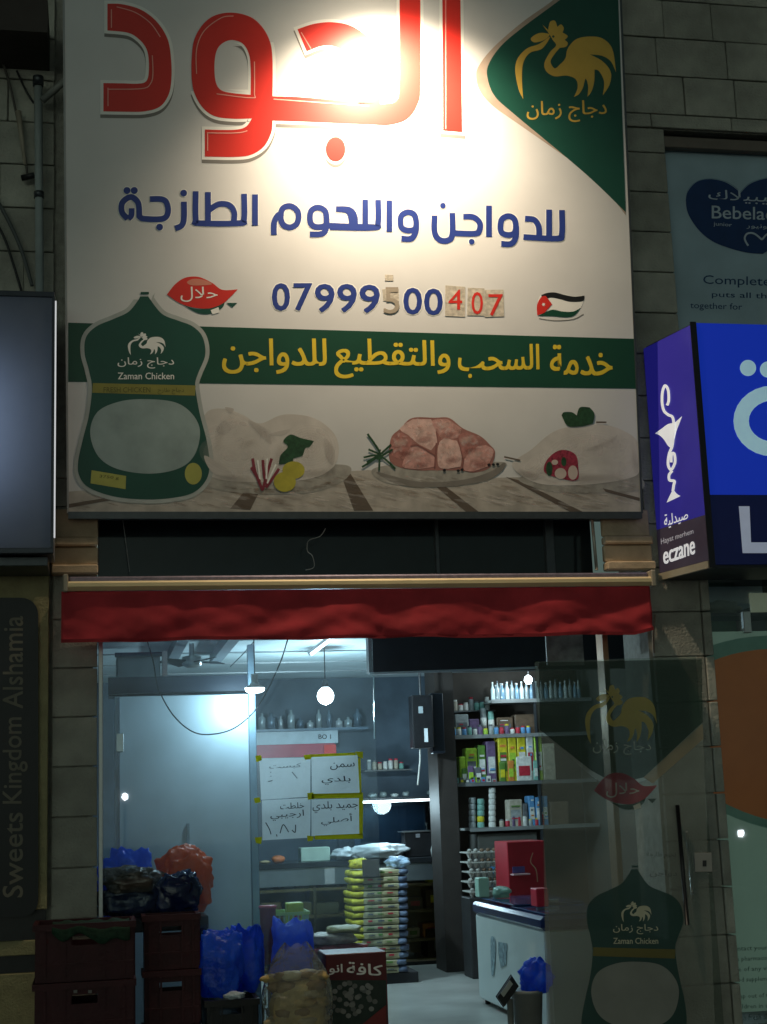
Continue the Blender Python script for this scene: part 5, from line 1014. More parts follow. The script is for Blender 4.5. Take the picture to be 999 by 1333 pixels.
# bottom of the rack: crate of dark bottles behind, pink items
pack('cabinet', 'dark cupboard below the fourth shelf behind the egg cartons', 'cupboard', 622, 1086, 700, 1098, SY + .05, .36, mat('cupboard', (.09, .09, .08), .6), snap=.012, stripe=CM['dgrey'])
pack('pink_packet', 'small pink packet standing on the counter by the garlic', 'packet', 615, 1072, 621, 1086, 5.02, .05, CM['pink'], snap=cz + .1)
bpy.data.objects['pink_packet'].location.z = cz + .001
# egg carton stack
EGG = mat('egg_tray_grey', (.42, .42, .38), .9, var=.15, scale=30, bump=.4); EGB = mat('egg_brown', (.16, .10, .06), .6, var=.25, scale=60)
eb = box('carton_stand', at(611, 1172, 3.6).x, at(660, 1172, 3.6).x, 3.6, 3.9, .012, at(630, 1168, 3.6).z, mat('stand_black', (.03, .03, .03), .6), None, bevel=.008); meta(eb, 'black stand below the stacked egg cartons', 'stand')
zc = at(630, 1168, 3.6).z; hc = (at(630, 1104, 3.6).z - zc) / 5
for j in range(5):
    a, b = at(611, 1150, 3.6), at(660, 1150, 3.6); o_ = random.Random(j).uniform(-.008, .008); t = thing('egg_carton', ('bottom', 'second lowest', 'middle', 'second highest', 'topmost')[j] + ' egg carton in the stack behind the chest freezer', 'egg carton', ((a.x + b.x) / 2, 3.75, zc + j * hc), 'egg cartons stacked behind the freezer')
    mb = MB(); n_ = 6
    for i in range(n_):
        xx = a.x + (b.x - a.x) * (i + .5) / n_; mb.lathe((xx + o_, 3.64, zc + j * hc + .001), [(.012, 0), (.030, hc * .55), (.012, hc * .6)], 6)
    mb.box(a.x + o_, b.x + o_, 3.60, 3.88, zc + j * hc + hc * .5, zc + j * hc + hc * .62); mb.build('tray', EGG, t)
    for i in range(n_):
        xx = a.x + (b.x - a.x) * (i + .5) / n_; vs, fs = bagmesh((xx + o_, 3.635, zc + j * hc + hc * .78), .021, .021, hc * .2, 1, 0, 2, 6, base=False); mk('egg', vs, fs, EGB if i > 1 else EGG, t, True)
# red cabinet
rc_ = thing('red_cabinet', 'dark red upright cabinet behind the blue lidded freezer', 'cabinet', (at(682, 1150, 2.9).x, 3.1, .012))
a, b = at(660, 1096, 2.9), at(712, 1150, 2.9)
box('cabinet_body', a.x, b.x, 2.9, 3.3, .012, a.z, mat('cabinet_red', (.30, .012, .022), .45, var=.12, scale=5), rc_, bevel=.006)
q = at(676, 1133, 2.88); box('price_shelf', q.x - .07, q.x + .07, 2.80, 2.90, q.z - .035, q.z - .025, mat('shelf_pink', (.5, .3, .32), .5), rc_); box('sticker', q.x - .05, q.x + .05, 2.885, 2.899, q.z - .02, q.z + .03, mat('sticker_violet', (.06, .05, .16), .4), rc_)
strokes('twine', YP(2.89), [[(694, 1110), (691, 1122), (698, 1132), (700, 1148)]], 1.2, mat('twine_ink', (.40, .25, .15), .6), .003, rc_)

# ------------------------------------------------------------------ stack of wrapped trays
SX0, SX1 = at(458, 1200, 3.6).x, at(534, 1200, 3.6).x; zt_ = at(490, 1132, 3.6).z; NT = 15
pal = box('low_pallet', SX0 + .12, SX1 + .06, 3.62, 4.1, .012, .10, mat('pallet_black', (.02, .02, .022), .6), None, bevel=.006); meta(pal, 'low black pallet under the stack of wrapped trays', 'pallet')
hh = (zt_ - .10) / NT; TB = mat('tray_beige', (.40, .37, .22), .5, var=.2, scale=20, bump=.3); TY = mat('tray_yellow', (.62, .55, .05), .35, var=.25, scale=30, bump=.4); TBL = mat('tray_blue_grey', (.12, .16, .24), .4, var=.4, scale=30, bump=.3); TS = mat('tray_seam', (.10, .09, .05), .7)
for j in range(NT):
    r_ = random.Random(j + 3); ox = r_.uniform(-.012, .012) + .0018 * (j - 7); z0 = .101 + j * hh; lab = ('bottom' if j == 0 else 'topmost' if j == NT - 1 else ORD[j] + ' from the bottom') + ' wrapped tray in the tall stack before the counter'
    rz_ = r_.uniform(-.05, .05)
    t = thing('wrapped_tray', lab.replace('first from the bottom', 'lowest'), 'tray', ((SX0 + SX1) / 2 + ox, 3.8, z0), 'wrapped trays in the tall stack')
    a, b = SX0 + ox, SX1 + ox
    mk('tray_body', bverts(a + .10, b - .09, 3.60, 4.05, z0, z0 + hh * .86), BF, TB, t, bevel=.006)
    for nm, x, m, s_ in (('yellow_end', a + .06, TY, .065), ('blue_end', b - .06, TBL, .055)):
        vs, fs = bagmesh((x, 3.80, z0 + hh * .45), s_, .21, hh * .46, j * 2 + (nm == 'blue_end'), .10, 5, 8, base=False); mk(nm, vs, fs, m, t, True)
    mk('fold', bverts(a + .13, b - .11, 3.594, 3.599, z0 + hh * (.2 + .2 * r_.random()), z0 + hh * .34 + hh * .1), BF, TS if j % 3 == 0 else TB, t)
    for q_ in range(3): u_ = a + .14 + q_ * .085; mk('print_mark', bverts(u_, u_ + r_.uniform(.03, .06), 3.590, 3.5935, z0 + hh * .45, z0 + hh * r_.uniform(.55, .75)), BF, (CM['green'], CM['red'], CM['dgrey'])[(q_ + j) % 3], t)
    t.rotation_euler.z = rz_
ztop_ = .101 + NT * hh
q = at(483, 1130, 3.56); o = box('dark_tag', q.x - .07, q.x + .07, 3.55, 3.58, q.z - .07, q.z + .07, mat('tag_brown', (.06, .05, .04), .6), None); meta(o, 'square dark tag hanging on the front of the tray stack', 'tag')
lump('plastic_bag', 'blue and white bag lying on the right top of the tray stack', 'bag', 518, 1125, 3.75, .10, .15, .05, mat('blue_white_film', (.35, .48, .62), .3, var=.5, scale=14, bump=.4), 9, .3, z=ztop_, n=14)
lump('plastic_bag', 'crumpled yellowish packet on the left top of the tray stack', 'bag', 466, 1120, 3.75, .08, .12, .05, TY, 10, .3, z=ztop_, n=12)

# ------------------------------------------------------------------ chest freezer
fz_ = thing('chest_freezer', 'white chest freezer with dark blue sliding lid', 'freezer', (3.15, 1.2, .012))
FX0, FX1, FY0, FY1, FH = 2.83, 3.40, .32, 2.1, .66
box('freezer_body', FX0, FX1, FY0, FY1, .05, FH, mat('freezer_white', (.52, .60, .58), .3, var=.05, scale=3, bump=.02), fz_, bevel=.012)
BLL = mat('lid_blue', (.012, .028, .10), .22, var=.1)
mk('lid_frame', bverts(FX0 - .02, FX1 + .02, FY0 - .02, FY1 + .02, FH + .001, FH + .09), BF, BLL, fz_, bevel=.022)
mk('sliding_lid', bverts(FX0 + .03, FX1 - .03, FY0 + .05, 1.20, FH + .092, FH + .104), BF, mat('lid_glass', (.02, .045, .12), .12), fz_, bevel=.004)
mk('sliding_lid', bverts(FX0 + .03, FX1 - .03, 1.12, FY1 - .05, FH + .106, FH + .118), BF, MATS['lid_glass'], fz_, bevel=.004)
mk('lid_handle', bverts(FX0 + .2, FX0 + .36, 1.13, 1.16, FH + .12, FH + .14), BF, STEEL, fz_, bevel=.003)
LP = Plane((FX0 - .002, 0, 0), (-1, 0, 0)); stk = mat('worn_sticker', (.20, .28, .30), .5, var=.6, scale=30)
polys('worn_sticker', LP, [[(639, 1222), (645, 1226), (644, 1262), (640, 1268)], [(649, 1226, 1), (660, 1228, 1), (659, 1256, 1), (652, 1260, 1), (649, 1240)]], stk, .003, fz_)
for x, y in ((FX0 + .05, FY0 + .06), (FX0 + .05, FY1 - .06), (FX1 - .05, FY0 + .06), (FX1 - .05, FY1 - .06)):
    mb = MB(); mb.lathe((x, y, .012), [(.02, 0), (.022, .02), (.015, .04)], 10); mb.build('foot', BLACK, fz_)
zl = FH + .12
lump('plastic_bag', 'teal and blue bag on the far end of the freezer lid', 'bag', 652, 1150, 1.85, .07, .08, .04, mat('teal_film', (.15, .42, .45), .3, var=.5, scale=14, bump=.4), 11, .3, z=zl, n=12)
pk = pack('green_tub', 'pale green tub at the far corner of the freezer lid', 'tub', 623, 1143, 638, 1170, 2.0, .12, mat('tub_green', (.30, .48, .38), .5), snap=zl)
pk = pack('red_tub', 'bright red tub on the freezer lid beside the open glass door', 'tub', 698, 1157, 716, 1185, .75, .14, mat('tub_red', (.55, .02, .05), .4), snap=zl)
mk('tub_rim', bverts(0, 0.001, 0, .001, 0, .001), BF, RED, None); bpy.data.objects.remove(bpy.data.objects['tub_rim'])
# dustpan like black square on a pole, grey bin, blue bag
cp = thing('card_stand', 'tilted black square on a short pole in front of the freezer', 'stand', (*at(660, 1333, .1).xy, 0))
P1 = YP(.1); slab('tilted_plate', P1, [(648, 1298), (667, 1270), (676, 1284), (657, 1311)], BLACK, cp, t=.03, bevel=.004); slab('plate_face', P1, [(652, 1293), (664, 1276), (668, 1281), (656, 1298)], mat('plate_pale', (.35, .38, .36), .5), cp, t=.003, off=.006)
q = at(664, 1300, .12); mb = MB(); mb.tube([(q.x, .125, 0), (q.x, .125, q.z)], .02, 8); mb.lathe((q.x, .125, 0), [(.09, 0), (.09, .015), (.03, .03)], 14); mb.build('pole', mat('pole_grey', (.16, .17, .16), .5), cp, True)
gb = thing('waste_bin', 'grey plastic bin beside the freezer near the glass door', 'bin', (*at(690, 1333, .08).xy, 0)); q = at(690, 1290, .1)
mb = MB(); mb.lathe((q.x, .17, 0), [(.075, 0), (.098, q.z - .02), (.106, q.z - .02), (.106, q.z), (.09, q.z)], 20); mb.build('bin_body', mat('bin_grey', (.22, .24, .23), .5), gb, True)
BLB = mat('blue_film', (.018, .12, .70), .28, var=.35, scale=9, bump=.9, bscale=16, spec=.6)
lump('plastic_bag', 'bright blue bag bulging out of the grey bin by the door', 'bag', 697, 1268, .14, .10, .09, .10, BLB, 12, .3, z=q.z - .02, n=20, group='blue plastic bags')

rr_ = random.Random(12); kk = 0; CMK = [CM[k_] for k_ in ('brown', 'beige', 'yellow', 'dgrey', 'brown', 'orange', 'beige', 'lime')]
for zi, (z_, hmax) in enumerate(((.752, .14), (.512, .17), (.252, .18))):
    x = 1.34
    while x < 3.42:
        wd = rr_.uniform(.10, .24); h_ = hmax * rr_.uniform(.5, 1)
        clash = zi == 0 and 2.95 < x + wd and x < 3.5 or zi == 1 and x < 2.2
        if not clash and x + wd < 3.48 and not any(x < q_ + .03 and x + wd > q_ for q_ in (2.0, 2.75)):
            y0_ = 5.0 + rr_.uniform(0, .06); m_ = rr_.choice(CMK); o = thing('carton', ORD[kk % 20] + (' carton' if kk < 20 else ' later carton') + ' from the upper left on the open shelves under the counter', 'carton', (x + wd / 2, y0_ + .1, z_), 'cartons on the shelves under the counter')
            mk('carton_body', bverts(x, x + wd, y0_, y0_ + .22, z_ + .001, z_ + h_), BF, m_, o, bevel=.004); mk('label', bverts(x + wd * .2, x + wd * .8, y0_ - .003, y0_ - .0005, z_ + h_ * .3, z_ + h_ * .7), BF, rr_.choice((CM['white'], CM['red'], CM['yellow'], CM['green'])), o); kk += 1
        x += wd + rr_.uniform(.01, .05)
# goods hanging and standing at the back, behind the glass: small jars on the back wall shelves
for si, (yy, x0, x1) in enumerate(((1002, 478, 532), (925, 590, 640))):
    Yb = 5.75 if si == 0 else 4.62; za2 = at((x0 + x1) / 2, yy, Yb).z
    o = box('small_shelf', at(x0 - 4, yy, Yb).x, at(x1 + 4, yy, Yb).x, Yb - .05, Yb + .2, za2 - .012, za2, SH, None); meta(o, ('small dark shelf on the back wall left of the hanging box', 'small shelf right behind the hanging box')[si], 'shelf')
    n_ = int((x1 - x0) / 7)
    for j in range(n_):
        c = at(x0 + 3 + j * 7, yy, Yb); h_ = rr_.uniform(.06, .13); t = thing('jar', ORD[j] + ' jar from the left on the ' + ('small back wall shelf' if si == 0 else 'small shelf behind the hanging box'), 'jar', (c.x, Yb, za2), 'jars on small shelves')
        mb = MB(); mb.lathe((c.x, Yb, za2), [(.022, 0), (.024, .01), (.024, h_ * .8), (.016, h_ * .85)], 9); mb.build('jar_body', rr_.choice((CM['grey'], CM['teal'], CM['white'], CM['beige'])), t, True)
        mb = MB(); mb.lathe((c.x, Yb, za2 + h_ * .85), [(.02, 0), (.02, h_ * .15)], 9); mb.build('lid', rr_.choice((CM['white'], CM['red'], CM['dgrey'])), t)

# small mixed goods filling the rack
for lv, zt2, xs2, wh, nm_ in (('b', .085, [593 + 7 * i for i in range(15)], 'front row of the second rack shelf', 'jar'), ('d', .10, [650 + 7.5 * i for i in range(8)], 'front row of the fourth rack shelf', 'tub'), ('c', .05, [594 + 7 * i for i in range(8)], 'front edge of the third rack shelf', 'small box')):
    for j, px in enumerate(xs2):
        c = at(px, 1000, SY + .03); h_ = zt2 * rr_.uniform(.6, 1.25); z_ = levels[lv]
        if lv == 'c' : c = at(px, 1000, SY - .0)
        t = thing(nm_.replace(' ', '_'), ORD[j] + ' ' + nm_ + ' from the left in the ' + wh, nm_, (c.x, SY + .03, z_), 'small goods in the ' + wh); cA = rr_.choice(('white', 'teal', 'grey', 'beige', 'red', 'purple', 'blue', 'lime', 'dgrey')); cB = rr_.choice(('white', 'yellow', 'dgrey', 'red'))
        if lv == 'c': mk('box_body', bverts(c.x - .02, c.x + .02, SY + .001, SY + .016, z_ + .001, z_ + h_), BF, CM[cA], t, bevel=.002); mk('label', bverts(c.x - .012, c.x + .012, SY - .001, SY + .0008, z_ + h_ * .2, z_ + h_ * .6), BF, CM[cB], t)
        else:
            mb = MB(); mb.lathe((c.x, SY + .035, z_), [(.020, 0), (.022, .006), (.022, h_ * .75), (.016, h_ * .82)], 9); mb.build('jar_body', CM[cA], t, True)
            mb = MB(); mb.lathe((c.x, SY + .035, z_ + h_ * .82), [(.018, 0), (.018, h_ * .18)], 9); mb.build('lid', CM[cB], t)
# ------------------------------------------------------------------ crates and bags in front
CR = mat('crate_red', (.048, .005, .009), .55, var=.2, scale=8, bump=.15)
def crate(x0, x1, y0, y1, z0, h, label, m=CR, group='dark red crates by the entrance'):
    t = thing('plastic_crate', label, 'crate', ((x0 + x1) / 2, (y0 + y1) / 2, z0), group); w_ = .012
    def wall(nm, a): box(nm, *a, m, t, bevel=.002)
    f = .018
    # front and back walls with a hand slot, ribs outside
    for nm, ya, yb in (('front_wall', y0, y0 + w_), ('back_wall', y1 - w_, y1)):
        xm = (x0 + x1) / 2; hs_ = z0 + h * .62; mb = MB()
        mb.box(x0, x1, ya, yb, z0, hs_); mb.box(x0, xm - .07, ya, yb, hs_, z0 + h); mb.box(xm + .07, x1, ya, yb, hs_, z0 + h); mb.box(xm - .07, xm + .07, ya, yb, hs_ + h * .16, z0 + h)
        mb.build(nm, m, t)
    wall('side_wall', (x0, x0 + w_, y0 + w_, y1 - w_, z0, z0 + h)); wall('side_wall', (x1 - w_, x1, y0 + w_, y1 - w_, z0, z0 + h)); box('bottom', x0 + w_, x1 - w_, y0 + w_, y1 - w_, z0, z0 + .012, m, t)
    mb = MB(); mb.box(x0 - .014, x1 + .014, y0 - .014, y0 - .0005, z0 + h - .035, z0 + h); mb.box(x0 - .014, x1 + .014, y1 + .0005, y1 + .014, z0 + h - .035, z0 + h); mb.box(x0 - .014, x0 - .0005, y0, y1, z0 + h - .035, z0 + h); mb.box(x1 + .0005, x1 + .014, y0, y1, z0 + h - .035, z0 + h); mb.build('rim', m, t)
    for i in range(5):
        x = x0 + (x1 - x0) * (i + .5) / 5
        if abs(x - (x0 + x1) / 2) > .05: box('rib', x - .006, x + .006, y0 - .010, y0 - .0005, z0 + .01, z0 + h - .037, m, t)
    for i in range(4):
        y = y0 + (y1 - y0) * (i + .5) / 4; box('rib', x1 + .0005, x1 + .010, y - .006, y + .006, z0 + .01, z0 + h - .037, m, t)
    for z in (z0 + h * .3,): box('rib', x0 + .002, x1 - .002, y0 - .009, y0 - .0005, z - .005, z + .005, m, t)
    return t
for i, (z, h_) in enumerate(((.0, .30), (.305, .30), (.61, .305))):
    crate(-.31, .22, -.55, -.17, z, h_, ('bottom', 'middle', 'topmost')[i] + ' dark red crate of the front stack left of the entrance')
for i, (z, h_) in enumerate(((.0, .30), (.305, .30), (.61, .305))):
    crate(.29, .60, -.20, .0, z, h_, ('bottom', 'middle', 'topmost')[i] + ' dark red crate of the narrow stack below the piled bags')
# green leafy cloth over the front rim
vs = []; fs = []; NX = 24; NZ = 8
for i in range(NX + 1):
    for j in range(NZ + 1):
        u, v = i / NX, j / NZ; x = -.22 + .42 * u; z = .918 - v * (.05 + .06 * noise.noise(Vector((u * 4, 1, 0))) + .10 * u * (1 - .5 * u)); y = (-.40 + .175 * 0 - .17 * min(1, v * 3)) if v < .34 else -.572 - .006 * noise.noise(Vector((u * 9, v * 5, 1)))
        z += .012 * noise.noise(Vector((u * 8, v * 3, 4))) if v < .3 else 0
        vs.append((x, y, z))
for i in range(NX):
    for j in range(NZ): a = i * (NZ + 1) + j; fs.append((a, a + NZ + 1, a + NZ + 2, a + 1))
o = mk('green_net', vs, fs, mat('net_green', (.012, .045, .022), .7, var=.4, scale=40, bump=.5), None, True); meta(o, 'dark green net cloth draped over the front crate rim', 'cloth'); md = o.modifiers.new('s', 'SOLIDIFY'); md.thickness = .003
cm_ = [o for o in bpy.data.objects if o.name.startswith('plastic_crate')][1]
for px_, w_ in ((96, 4), (115, 4)): q_ = at(px_, 1291, -.565); mk('printed_mark', bverts(q_.x, q_.x + w_ * .005, -.5645, -.5615, q_.z - .008, q_.z + .008), BF, SHAD, cm_)
BLB2 = None
# bags heaped on the narrow crates
BRN = mat('brown_film', (.10, .075, .06), .22, var=.3, scale=9, bump=.9, bscale=14, spec=.7); NVB = mat('navy_film', (.006, .015, .07), .22, var=.4, scale=9, bump=.9, bscale=14, spec=.7); ORB = mat('orange_film', (.62, .10, .012), .3, var=.25, scale=9, bump=.8, bscale=16, spec=.6)
translucent(BLB, (.02, .20, 1.0), .42); translucent(ORB, (.9, .16, .02), .35)
hs2 = thing('bag_stand', 'dark stand inside the window corner under the heaped bags', 'stand', (.25, .28, .012))
box('stand_top', .07, .68, .09, .5, .80, .88, BLACK, hs2, bevel=.006)
for x, y in ((.09, .12), (.64, .12), (.09, .46), (.64, .46)): box('leg', x, x + .03, y, y + .03, .012, .80, BLACK, hs2)
def bag(label, px, py, Y, sx, sy, sz, m, seed, amp=.28, z=None, p=2.5, n=34, ear=0., group='bags by the entrance'):
    c = at(px, py, Y); z0 = z if z is not None else c.z - sz
    c.z = z0 + sz; vs, fs = bagmesh(c, sx, sy, sz, seed, amp, p, n)
    if ear:
        for v in vs:
            if v.z > c.z: k_ = (v.z - c.z) / sz; v.z += ear * ((v.x - c.x) / sx) ** 2 * k_ ** 2; v.y = c.y + (v.y - c.y) * (1 - .55 * k_ ** 2)
    t = mk('plastic_bag', vs, fs, m, None, True); meta(t, label, 'bag', group)
    return t
bag('blue plastic bag at the back of the heap by the left jamb', 165, 1130, .30, .17, .12, .18, BLB, 21, z=.885, ear=.05)
bag('orange plastic bag on the right of the heap before the pale panel', 240, 1125, .33, .175, .12, .20, ORB, 22, .24, z=.885)
bag('shiny brown plastic bag lying on the heap in front', 172, 1140, .14, .18, .10, .075, BRN, 23, .30, z=1.03)
bag('dark navy bag at the lower left of the heap', 166, 1170, .16, .19, .09, .09, NVB, 24, .22, z=.885, p=3)
bag('dark navy bag at the right of the heap above the narrow crates', 230, 1160, .12, .145, .10, .125, NVB, 25, .24, z=.885, p=3)
# blue bag on a crate in the middle
crate(.64, .93, -.22, .12, 0, .21, 'low black crate under the blue bags with light scraps', mat('crate_black', (.02, .02, .022), .5), 'black crates in the middle')
crate(.64, .93, -.22, .12, .215, .21, 'upper black crate directly under the blue bags', mat('crate_black2', (.02, .02, .022), .5), 'black crates in the middle')
bag('crumpled blue bag standing beside the narrow red crates', 287, 1250, -.13, .125, .085, .18, BLB, 31, .20, z=.43, p=3.4, ear=.05)
bag('crumpled blue bag in the middle with white scraps at its foot', 321, 1252, .05, .10, .07, .18, BLB, 32, .20, z=.43, p=3.4, ear=.06)
lump('paper_scrap', 'white and blue scrap of plastic at the foot of the blue bags', 'scrap', 305, 1282, -.26, .06, .035, .022, mat('scrap_white', (.55, .65, .72), .4, bump=.5), 33, .4, z=.43, n=10)
# low table carrying basket, tubs, sacks
lt = thing('low_bench', 'low dark bench inside the window carrying basket and sacks', 'bench', (1.35, .6, .012))
box('bench_top', 1.10, 1.80, .35, .95, .50, .54, mat('bench_brown', (.08, .06, .045), .6), lt, bevel=.004)
for x, y in ((1.12, .38), (1.74, .38), (1.12, .9), (1.74, .9)): box('leg', x, x + .04, y, y + .04, .012, .50, mat('bench_brown', (.08, .06, .045), .6), lt)
bk = thing('basket', 'pale green open basket below the lime green box', 'basket', (*at(378, 1205, .62).xy, .541))
a, b = at(352, 1193, .55), at(401, 1200, .55); GBK = mat('basket_green', (.32, .50, .34), .5)
mb = MB()
for i in range(9): x = a.x + (b.x - a.x) * i / 8; mb.box(x - .005, x + .005, .55, .558, .542, a.z)
for i in range(7): y = .55 + .28 * i / 6; mb.box(b.x + .001, b.x + .008, y - .005, y + .005, .542, a.z); mb.box(a.x - .014, a.x - .006, y - .005, y + .005, .542, a.z)
mb.build('basket_bars', GBK, bk)
mb = MB(); mb.box(a.x - .02, b.x + .015, .54, .549, a.z + .001, a.z + .02); mb.box(a.x - .02, b.x + .015, .84, .849, a.z + .001, a.z + .02); mb.box(a.x - .02, a.x - .012, .55, .84, a.z + .001, a.z + .02); mb.box(b.x + .009, b.x + .015, .55, .84, a.z + .001, a.z + .02); mb.build('basket_rim', mat('rim_lime', (.35, .60, .20), .5), bk)
box('basket_floor', a.x, b.x, .56, .84, .542, .55, GBK, bk)
pack('lime_box', 'lime green box standing in the basket', 'box', 374, 1176, 396, 1192, .60, .12, mat('lime_box', (.38, .48, .03), .5, var=.2, scale=15), snap=.552, stripe=mat('lime_label', (.22, .30, .03), .5))
mb = MB(); q = at(347, 1178, .55); mb.lathe((q.x, .48, .541), [(.042, 0), (.052, q.z - .56), (.057, q.z - .56), (.057, q.z - .541)], 16); o = mb.build('red_tub', mat('tub_rose', (.42, .07, .09), .5), None, True); meta(o, 'small rose red tub left of the green basket', 'tub')
bag('smooth blue bag leaning before the green basket', 380, 1225, .18, .125, .09, .25, BLB, 34, .18, z=.31, p=3.4, ear=.06)
crate(1.05, 1.33, .05, .30, 0, .30, 'black crate behind the translucent bag under a blue bag', mat('crate_black3', (.02, .02, .022), .5), 'black crates in the middle')
# red sacks pile on the bench
SK = [mat('sack_red', (.30, .05, .06), .5, var=.4, scale=25, bump=.4), mat('sack_white', (.50, .44, .38), .5, var=.4, scale=30, bump=.4), mat('sack_cream', (.36, .34, .14), .5, var=.3, scale=25, bump=.4)]
for i, (px, sx_, sz_, z_, m, lb_) in enumerate(((440, .19, .045, .541, 0, 'dark red packet at the bottom of the small pile'), (432, .16, .035, .628, 1, 'white and red packet in the middle of the small pile'), (448, .11, .022, .696, 2, 'cream packet on top of the small pile'), (408, .05, .04, .541, 0, 'small red packet left of the packet pile'))):
    lump('food_packet', lb_, 'packet', px, 1235, .62, sx_, .13, sz_, SK[m], 50 + i, .15, z=z_, p=3.2, n=14, group='packets piled on the low bench')
# black case sign box with white lettering
bx = thing('advert_box', 'dark maroon display box lettered in white with a pale cluster picture', 'display box', (1.55, .0, 0))
a, b = at(424, 1243, -.05), at(503, 1243, -.05); zb_ = a.z
mk('box_body', bverts(a.x, b.x, -.05, .28, 0, zb_), BF, mat('maroon_card', (.10, .015, .018), .5, var=.15, scale=6), bx, bevel=.004)
BP = YP(-.053)
polys('picture_ground', BP, [[(424, 1276, 1), (503, 1276, 1), (504, 1400, 1), (424, 1400, 1)]], mat('dark_green_card', (.02, .035, .028), .5, var=.3, scale=10), .0, bx, False)
text('box_word', BP, ar('كافة'), [(452, 1252), (498, 1256), (498, 1270), (452, 1268)], WPR, .003, bx, bold=.03); text('box_word', BP, ar('انو'), [(429, 1255), (446, 1255), (446, 1269), (429, 1269)], WPR, .003, bx, bold=.03)
rr = random.Random(3); cl2 = []
for i in range(46):
    a_ = rr.uniform(0, 6.28); r_ = rr.random() ** .5; cl2.append(ell(461 + 30 * r_ * math.cos(a_), 1302 + 24 * r_ * math.sin(a_), 3.6, 3.4, 8))
polys('pale_cluster', BP, cl2[:23], mat('cluster_grey', (.14, .15, .14), .5), .002, bx, False)['kind'] = 'stuff'; polys('pale_cluster', BP, cl2[23:], mat('cluster_light', (.22, .23, .22), .5), .005, bx, False)['kind'] = 'stuff'
polys('red_corner', BP, [[(470, 1335, 1), (503, 1308, 1), (504, 1400, 1), (470, 1400, 1)]], mat('maroon_card2', (.16, .02, .02), .5), .015, bx, False)
# big translucent bag
tb = thing('translucent_bag', 'big clear plastic bag half full of golden brown bread', 'bag', (*at(388, 1340, -.42).xy, 0), 'bags by the entrance')
c = at(388, 1333, -.42); ft = at(388, 1231, -.42).z
def clear():
    m = bpy.data.materials.new('clear_film'); m.use_nodes = True; n = m.node_tree; n.nodes.clear()
    o = n.nodes.new('ShaderNodeOutputMaterial'); t = n.nodes.new('ShaderNodeBsdfTransparent'); t.inputs[0].default_value = (.88, .9, .9, 1); d = n.nodes.new('ShaderNodeBsdfDiffuse'); d.inputs[0].default_value = (.75, .8, .8, 1); g = n.nodes.new('ShaderNodeBsdfGlossy'); g.inputs[1].default_value = .18
    tc = n.nodes.new('ShaderNodeTexCoord'); nz = n.nodes.new('ShaderNodeTexNoise'); nz.inputs['Scale'].default_value = 9; nz.inputs['Detail'].default_value = 4; nz.inputs['Distortion'].default_value = 1.5; bp = n.nodes.new('ShaderNodeBump'); bp.inputs[0].default_value = .9; bp.inputs[1].default_value = .04
    n.links.new(tc.outputs['Object'], nz.inputs[0]); n.links.new(nz.outputs[0], bp.inputs['Height']); n.links.new(bp.outputs[0], g.inputs['Normal']); n.links.new(bp.outputs[0], d.inputs['Normal'])
    a = n.nodes.new('ShaderNodeMixShader'); a.inputs[0].default_value = .13; b = n.nodes.new('ShaderNodeMixShader'); lw = n.nodes.new('ShaderNodeLayerWeight'); lw.inputs[0].default_value = .22
    n.links.new(t.outputs[0], a.inputs[1]); n.links.new(d.outputs[0], a.inputs[2]); n.links.new(lw.outputs['Fresnel'], b.inputs[0]); n.links.new(bp.outputs[0], lw.inputs['Normal']); n.links.new(a.outputs[0], b.inputs[1]); n.links.new(g.outputs[0], b.inputs[2]); n.links.new(b.outputs[0], o.inputs[0]); return m
vs = []; fs = []; NR = 40; NZ = 30
for j in range(NZ + 1):
    v = j / NZ; z = v * ft; r = .205 * (min(1, .72 + v * 1.2) if v < .3 else 1.0) * (1 if v < .5 else math.cos((v - .5) / .5 * 1.45) ** .5)
    for i in range(NR):
        a_ = 2 * math.pi * i / NR; k_ = 1 + .10 * noise.noise(Vector((math.cos(a_) * 1.4, math.sin(a_) * 1.4, v * 3 + 5))) + .05 * v * math.sin(a_ * 9 + v * 4)
        vs.append((c.x + r * k_ * math.cos(a_), -.42 + r * k_ * .75 * math.sin(a_), z + (.02 * math.sin(3 * a_) if v > .8 else 0)))
for j in range(NZ):
    for i in range(NR): fs.append((j * NR + i, j * NR + (i + 1) % NR, (j + 1) * NR + (i + 1) % NR, (j + 1) * NR + i))
mk('clear_skin', vs, fs, clear(), tb, True)
vs, fs = bagmesh((c.x, -.42, ft * .38), .165, .12, ft * .36, 90, .10, 3.2, 20); mk('golden_heap', vs, fs, mat('heap_gold', (.66, .46, .18), .75, var=.35, scale=10, bump=.6), tb, True)
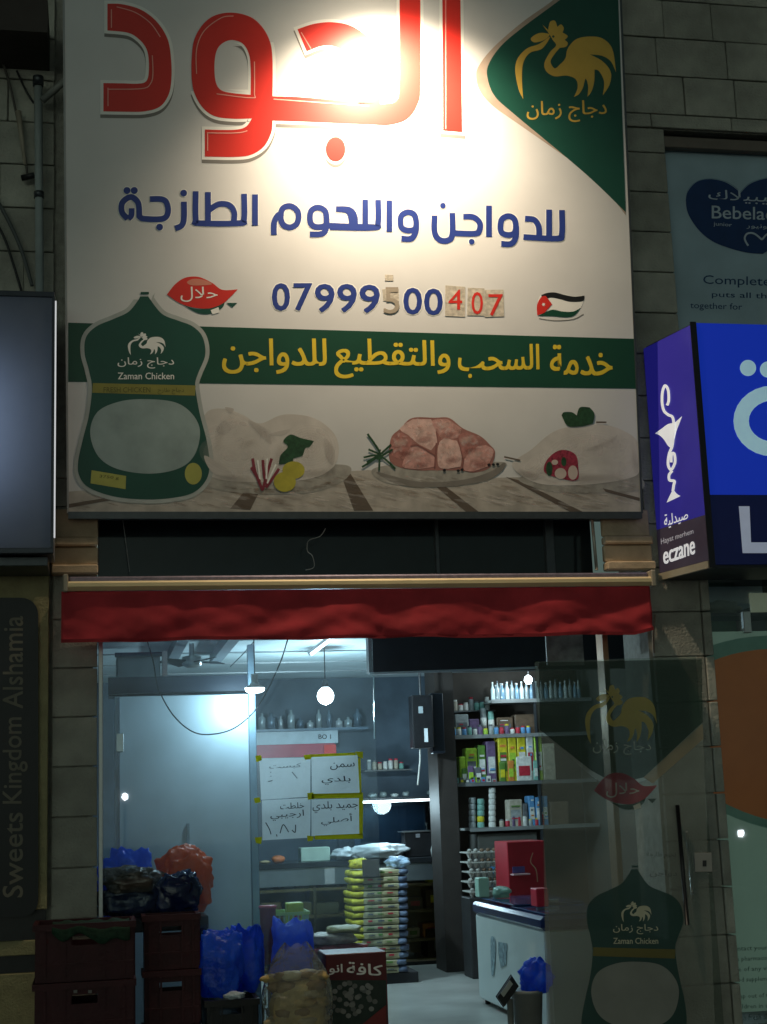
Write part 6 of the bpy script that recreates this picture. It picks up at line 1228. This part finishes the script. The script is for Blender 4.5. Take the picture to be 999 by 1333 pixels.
rr = random.Random(8); BRD = [mat('bread_gold', (.62, .42, .15), .7, var=.3, scale=14, bump=.4), mat('bread_pale', (.70, .54, .30), .7, var=.2, scale=14, bump=.4), mat('bread_brown', (.40, .24, .09), .7, var=.3, scale=14, bump=.4)]
for i in range(26):
    a_ = rr.uniform(0, 6.28); r = rr.uniform(.09, .14); z = .28 + (i % 9) * .045; r *= .6 if z > .56 else 1; z = min(z, ft * .78)
    vs, fs = bagmesh((c.x + r * math.cos(a_) * 1.05, -.42 - abs(r * math.sin(a_)) * .75, z), rr.uniform(.05, .085), .05, rr.uniform(.022, .035), i + 70, .22, 2.3, 8, base=False); mk('bread', vs, fs, BRD[i % 3], tb, True)

# ------------------------------------------------------------------ street lamps across the road (they show as points reflected in the glass)
def street_lamp(hit, nrm, px, py, dist, label):
    d = ray(px, py).normalized(); n = nrm.normalized(); r = d - 2 * d.dot(n) * n; p = hit + r * dist
    t = thing('street_lamp', label, 'lamp', (p.x, p.y, 0), 'small lamps across the road')
    mb = MB(); mb.lathe(p, [(.01, -.05), (.035, -.035), (.048, 0), (.035, .035), (.01, .05)], 12); mb.build('globe', mat('street_glow', (1, 1, 1), emit=110, ecol=(.85, .93, 1)), t, True)
    mb = MB(); mb.tube([(p.x, p.y, 0), (p.x, p.y, p.z - .07)], .03, 8); mb.lathe((p.x, p.y, 0), [(.10, 0), (.08, .06), (.03, .10)], 10); mb.build('lamp_pole', ALUD, t, True)
street_lamp(at(163, 1037, .05), Vector((0, 1, 0)), 163, 1037, 15, 'small globe lamp across the road, reflected on the pale panel side')
#street_lamp(DP.hit(823, 944), DP.n, 823, 944, 15, 'small globe lamp across the road, reflected beside the golden rooster')
#street_lamp(DP.hit(737, 965), DP.n, 737, 965, 15, 'small globe lamp across the road, reflected near the door edge')
street_lamp(at(965, 1085, .14), Vector((0, 1, 0)), 965, 1085, 15, 'small globe lamp across the road, reflected in the pharmacy window')
for o in list(bpy.data.meshes):
    if o.users == 0: bpy.data.meshes.remove(o)
